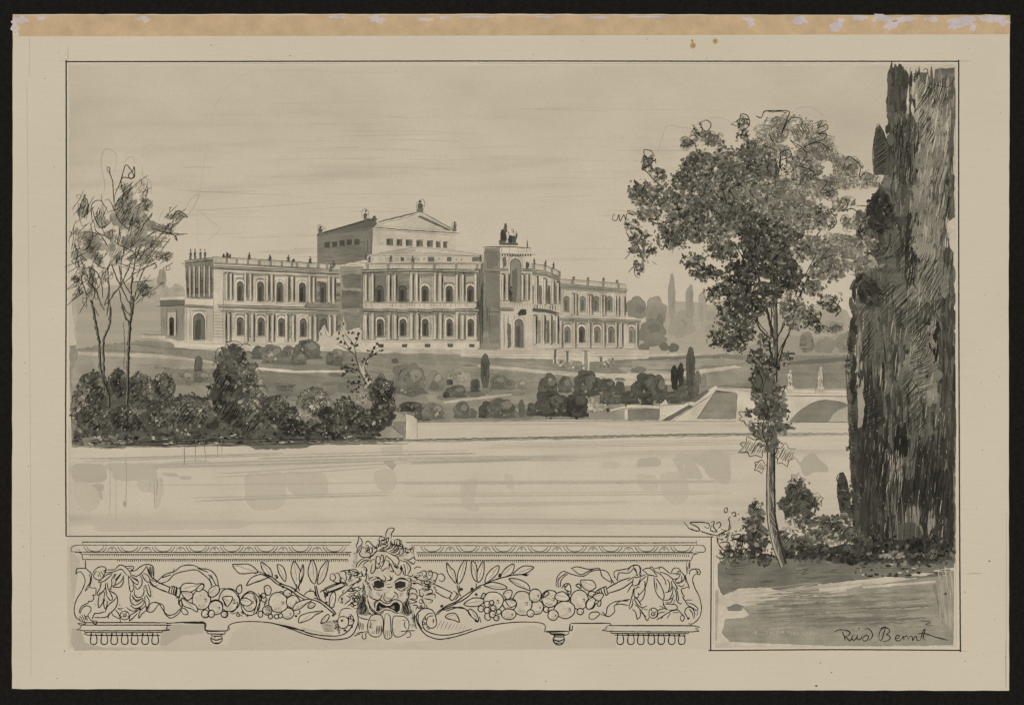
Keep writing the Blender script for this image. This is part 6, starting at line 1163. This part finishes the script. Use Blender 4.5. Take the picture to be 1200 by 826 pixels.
pen('scroll', fr, '1035,605 1035,650 1050,650; 870,655 875,620 840,600 740,595 640,600 540,615 420,650 330,680 250,700 180,705 110,680 65,630 45,580 50,540 90,510 140,515 165,550 175,600 165,625 140,635 115,620 110,590 125,560 155,555; 150,540 115,545 85,590 95,640 150,670 230,680 320,665 400,640; 60,545 55,590 80,640; 30,540 35,600 45,640; 20,545 25,600', Z4, 1.1, .9, 22, layer=FL+5,
    extra=lambda s: ([s.squig(480+x/5.505, 620+y/5.505, 3, 4, 8, 1, .92) for x, y in ((98, 570), (92, 600), (102, 625), (120, 635), (145, 590))], [s.line([(480+(175+i*24)/5.505, 620+(640+i*1)/5.505), (480+(205+i*22)/5.505, 620+(585+i*5)/5.505)], .6, .85) for i in range(8)]))
# pendants
for z, tx in ((Z2, '58,650 100,655 205,652; 75,655 80,670 185,672 190,658; 100,675 105,685 165,685 170,675; 100,690 95,705 110,728 135,735 160,725 170,705 165,690; 98,700 130,712 168,700; 115,730 150,728; 125,685 120,700'), (Z4, '870,655 905,660 1025,655; 1050,650 1030,650; 905,660 915,675 1015,678 1025,660; 930,680 940,690 990,690 1000,680; 940,690 925,705 935,730 960,742 985,735 1000,705 990,690; 930,710 960,720 995,708; 940,732 985,730'), ):
    pen('pendant', fr, tx, z, 1.1, .9, 23, layer=FL+4)
# bracket bases with guttae
for z, body, g0, gs, n in ((Z1, '140,615 160,600 660,600 695,605; 145,615 135,635 150,650 670,650 690,640 695,620 680,615 145,615; 160,650 165,662 660,662 665,650; 180,665 185,680 650,682; 690,605 800,597 935,600 940,640 950,650 1085,650 1090,620; 800,600 935,604', 222, 66, 7),
                           (Z5, '410,600 420,618; 420,618 935,618 935,605; 395,618 385,640 400,655 940,658 960,640 950,620 400,618; 415,660 420,668 915,670 920,660; 440,680 900,684; 160,603 410,603; 155,605 150,650 165,650 170,618; 0,655 120,655 150,655; 20,660 30,670 120,672; 50,680 110,680; 60,685 45,700 60,735 90,742 115,720 115,690; 50,708 80,718 118,705', 478, 66, 7)):
    bs = emp('bracket_base', fr); pen('plinth', bs, body, z, 1.1, .9, 24+n, layer=FL+3)
    for i in range(n):
        x = g0+i*gs+(2 if i % 2 else 0)
        pen('gutta', bs, f'{x-12},668 {x-20},700 {x-21},725 {x-12},738 {x+10},738 {x+20},725 {x+20},700 {x+12},668; {x-22},682 {x-18},668', z, 1.1, .9, 30+i, layer=FL+3.4)
# ---- mask
mk = emp('grotesque_mask', fr)
ZK = (412, 614, 11.8); ZL = (412, 680, 11.8)
s = Sheet(FL+7, 800, INK)
s.poly(P('215,120 250,160 340,180 360,130 400,50 450,50 440,110 510,130 585,180 600,260 570,330 700,330 780,370 700,400 720,470 680,550 640,560 560,600 500,580 440,600 340,600 250,620 200,580 120,540 90,520 100,450 150,400 40,380 40,345 110,320 200,310 210,260', Z3)[0], .03, .1, 4, smooth=True)

s.poly(P('160,0 200,180 180,260 250,440 310,460 200,480 100,460 60,440 90,300 150,200', ZL)[0], .42, .3, 3); s.hatch(424, 705, 7, 16, 70, 1.1, .8, .97, .8)
s.poly(P('770,230 740,330 700,460 780,490 850,440 780,380 800,330', ZL)[0], .45, .3, 3); s.hatch(477, 711, 5, 10, 110, 1.1, .8, .97, .8)
s.build('ground', mk)
s = Sheet(FL+7.6, 801, INK)
s.lines('480,200 475,130 510,60 560,50 590,65 570,100 550,130 550,180 540,195; 380,200 395,180 430,170 460,185 460,210 410,215 420,225 470,215 510,180 515,220 480,260 450,275; 385,200 385,250 400,290; 360,260 375,310 355,330; 95,170 130,200 150,250 130,290 95,320 75,380 90,380 110,340 150,300; 95,170 95,230 70,290 70,330; 190,270 205,240 240,235 290,290 325,320 320,340 300,350; 210,310 225,330 215,390; 225,310 250,340 240,400; 250,310 285,340 285,390 250,405; 150,290 130,370 110,400 130,440 200,460 260,440 320,400 350,370; 140,400 155,410; 380,350 430,330 480,310 500,280; 390,360 460,350 510,330 545,280 550,220; 500,345 540,330 570,300 560,250; 520,370 570,350 600,310 590,270; 540,390 590,370 625,330; 570,400 620,380 650,340 640,310; 600,425 660,400 670,350; 590,260 600,220 640,205 670,220 665,260 700,280 715,320 690,350 670,350; 620,270 650,300 690,310; 700,400 730,390 720,340 750,325 780,350 820,335 855,350 850,400 870,420; 740,380 800,390 805,385; 640,440 730,430; 740,410 770,430; 720,480 800,490 850,460 870,440 870,470 900,495 944,490; 770,500 810,520 860,545 880,500; 70,600 80,540 130,490 180,470; 90,590 140,520 200,490 250,500; 160,570 180,530 240,500; 150,600 165,580 200,600 210,640 180,715 150,710 140,640; 170,640 180,600; 260,510 260,460 300,420 350,370 430,370 500,380; 260,530 300,480 330,490 330,560 330,620 290,680 265,670 275,600 290,540; 340,490 350,440 380,440; 350,550 345,480; 370,560 400,500 385,440; 410,540 440,500 440,430 415,420 410,480; 420,590 450,520 480,430; 480,430 560,500 600,580; 500,380 560,420 630,450 660,510 640,560 600,590; 600,580 640,610 650,580 600,600; 410,610 430,650 445,620 500,590; 470,500 520,510 520,600 500,620; 540,540 560,600 580,650 530,640; 600,650 620,690 650,700 690,650 680,570; 660,500 740,510 800,560 820,610 800,660 770,700; 690,560 700,620 730,690 770,700; 720,540 740,600 745,690; 760,540 780,620; 770,700 830,720 850,690; 0,640 60,660 100,665 90,690 20,710; 120,720 100,790 80,826; 200,640 210,720 190,800; 225,680 240,740; 240,780 260,740 300,730; 320,720 380,740 430,790 470,770 470,730 440,700; 545,720 555,760 520,780; 610,790 650,750 700,740 760,750; 770,750 810,740 820,800', ZK, w=1.25, t=.98)
for x, y in ((380, 560), (400, 590), (360, 590), (520, 560), (600, 560), (690, 600), (340, 310), (210, 620), (590, 640)): s.squig(412+x/11.8, 614+y/11.8, 2.4, 3, 7, 1.1, .95)
for i in range(16): s.line([(412+s.r.uniform(0, 60)/11.8, 614+(390+i*14)/11.8), (412+(95-i*2)/11.8, 614+(388+i*14)/11.8)], .8, .92)
s.build('hair', mk)
s = Sheet(FL+8, 802, INK)
s.poly(P('320,390 350,380 390,400 385,425 350,435 320,425', Z3)[0], .85, .2, 3); s.poly(P('455,400 490,385 525,395 525,425 490,435 460,430', Z3)[0], .85, .2, 3)
s.lines('300,385 340,370 385,385 400,400; 285,370 320,360; 450,395 480,375 530,378 550,390; 310,400 330,440 380,445; 455,430 500,450 530,430; 280,400 310,450; 420,350 430,375 400,385; 445,350 440,375; 395,410 430,405; 405,420 420,430 440,420; 375,470 370,490 350,510 320,500; 395,460 385,500 410,520 440,500 450,480; 400,500 395,480; 445,455 470,470 480,500; 460,460 455,490; 290,480 310,500 340,510; 530,500 520,540; 280,500 290,540 330,590 350,600; 550,450 540,500 510,580; 260,380 300,410; 270,400 300,425; 275,420 305,440; 540,380 550,400; 500,440 540,430; 505,450 535,445', Z3, w=1.15, t=.98)
for a in ((300, 470, 14, 30, 60), (545, 440, 12, 40, 120), (420, 500, 16, 10, 30), (350, 470, 14, 16, 50), (500, 470, 14, 16, 130)): s.hatch(380+a[0]/5.506, 610+a[1]/5.506, a[2]/5.506*1.3, a[3]/5.506*1.2, a[4], 1.3, .5, .8, .8)
s.build('face', mk)
s = Sheet(FL+8.2, 803, INK)
s.poly(P('340,410 350,330 380,290 430,320 480,345 540,340 580,300 630,290 670,330 670,400 630,440 570,400 500,370 440,380 400,410 360,425', ZL)[0], .95, .2, 3)
s.poly(P('380,350 450,375 440,390 400,400', ZL)[0], .4, .2, 3); s.poly(P('540,370 590,340 600,390', ZL)[0], .35, .2, 3)
s.lines('315,370 310,310 350,270 400,265 450,300 520,310 560,270 620,260 690,290 710,350 680,430 640,450; 330,380 330,310 370,280; 310,380 330,430 400,440 460,400 540,410 600,440 650,450; 230,270 260,380 320,450 400,460 450,430; 730,280 710,420 680,460; 250,330 290,410', ZL, w=1.2, t=.98); s.build('mouth', mk)
s = Sheet(FL+8.4, 804, INK)
for q in ('260,500 300,470 380,465 430,500 440,600 420,720 370,770 290,765 240,720 220,640 230,580', '580,500 640,485 740,500 790,560 790,650 740,730 650,775 590,750 565,650'): s.poly(P(q, ZL)[0], .02, .1, 3, smooth=True); s.line(P(q, ZL)[0], 1.1, .92, closed=True, wob=.1)
s.lines('460,500 480,450 520,470 540,520 545,680 560,760 520,800 470,795 445,740 450,600 460,500; 475,680 470,770; 500,690 495,780; 520,680 525,770; 250,540 340,545; 260,560 270,610 250,640 290,650; 700,545 770,540; 740,560 730,620 760,660; 680,700 780,690 880,690; 150,720 150,790 190,800 205,770 190,740 240,700; 760,780 810,770 820,720 790,700; 100,490 150,520 240,540; 60,730 130,710 220,700; 820,520 880,500 930,430; 110,560 90,660; 130,570 110,680; 150,580 140,680; 170,590 160,680; 820,590 820,630; 840,590 842,640; 860,590 865,640; 350,620 340,740; 370,620 370,740; 390,620 395,730; 410,610 415,710; 320,690 310,730; 290,700 290,730', ZL, w=1.2, t=.97); s.build('clasp', mk)
s = Sheet(FL+8, 805, INK)                                   # curled locks at both sides
s.lines('40,345 60,340 75,365 60,385 40,375 40,345; 70,340 90,335 110,375 100,400; 100,330 130,320 145,370 135,395; 125,320 160,320 175,350 165,380; 160,320 200,310 230,340; 50,385 90,400 130,400; 190,345 210,350 240,330; 210,360 240,380 200,400 160,420; 90,520 100,490 150,450 200,400 240,370; 100,520 120,530 110,500; 130,540 170,500 140,480; 150,550 200,510 170,480; 190,450 150,450 180,430; 230,420 180,440 220,450; 240,440 190,470 230,490; 230,500 180,500 220,530; 180,550 210,540; 250,400 260,430 240,460; 245,470 255,510 235,540; 240,550 230,580; 210,560 250,560; 255,430 270,460; 620,330 650,320 660,350 640,370; 660,325 690,320 700,350 680,380; 700,330 730,340 720,380 700,390; 730,345 760,340 780,365 760,390 740,380; 580,310 600,295 625,300; 590,350 620,350; 570,360 620,380 700,395; 560,400 600,400 640,420; 550,430 590,440 600,470; 640,400 680,420 660,440 630,430; 650,450 690,440 700,460 660,470; 650,480 710,470 715,500; 640,500 700,510 680,530; 550,470 590,470 600,500 560,500; 545,500 600,520 550,530; 620,500 650,540 640,560 610,550; 570,540 600,545 590,575; 550,560 580,590; 560,380 560,440; 610,440 620,490', Z3, w=1.2, t=.98)
for x, y in ((140, 410), (125, 455), (110, 505), (635, 395), (660, 545), (625, 550), (580, 400), (245, 590), (290, 600), (540, 590), (570, 585), (265, 540)): s.squig(380+x/5.506, 610+y/5.506, 3, 3, 7, 1.1, .95)
for i in range(46):
    sd = -1 if i % 2 else 1; y = s.r.uniform(668, 712); x = 454+sd*s.r.uniform(30, 54)*(1 if y < 690 else .82); q = s.r.uniform(0, 360); s.curl(x, y, s.r.uniform(2, 3.6), s.r.uniform(1.6, 2.8), q, q+s.r.uniform(150, 300), 2, s.r.uniform(.8, 1.2), .97, .15)
for i in range(22): x = s.r.uniform(425, 485); y = 650-12*math.sin((x-425)/60*3.14)+s.r.uniform(-6, 6); q = s.r.uniform(0, 360); s.curl(x, y, 2.6, 3.4, q, q+220, 2, 1, .97, .15)
s.build('hair_lock', mk)

print('coats', settle())
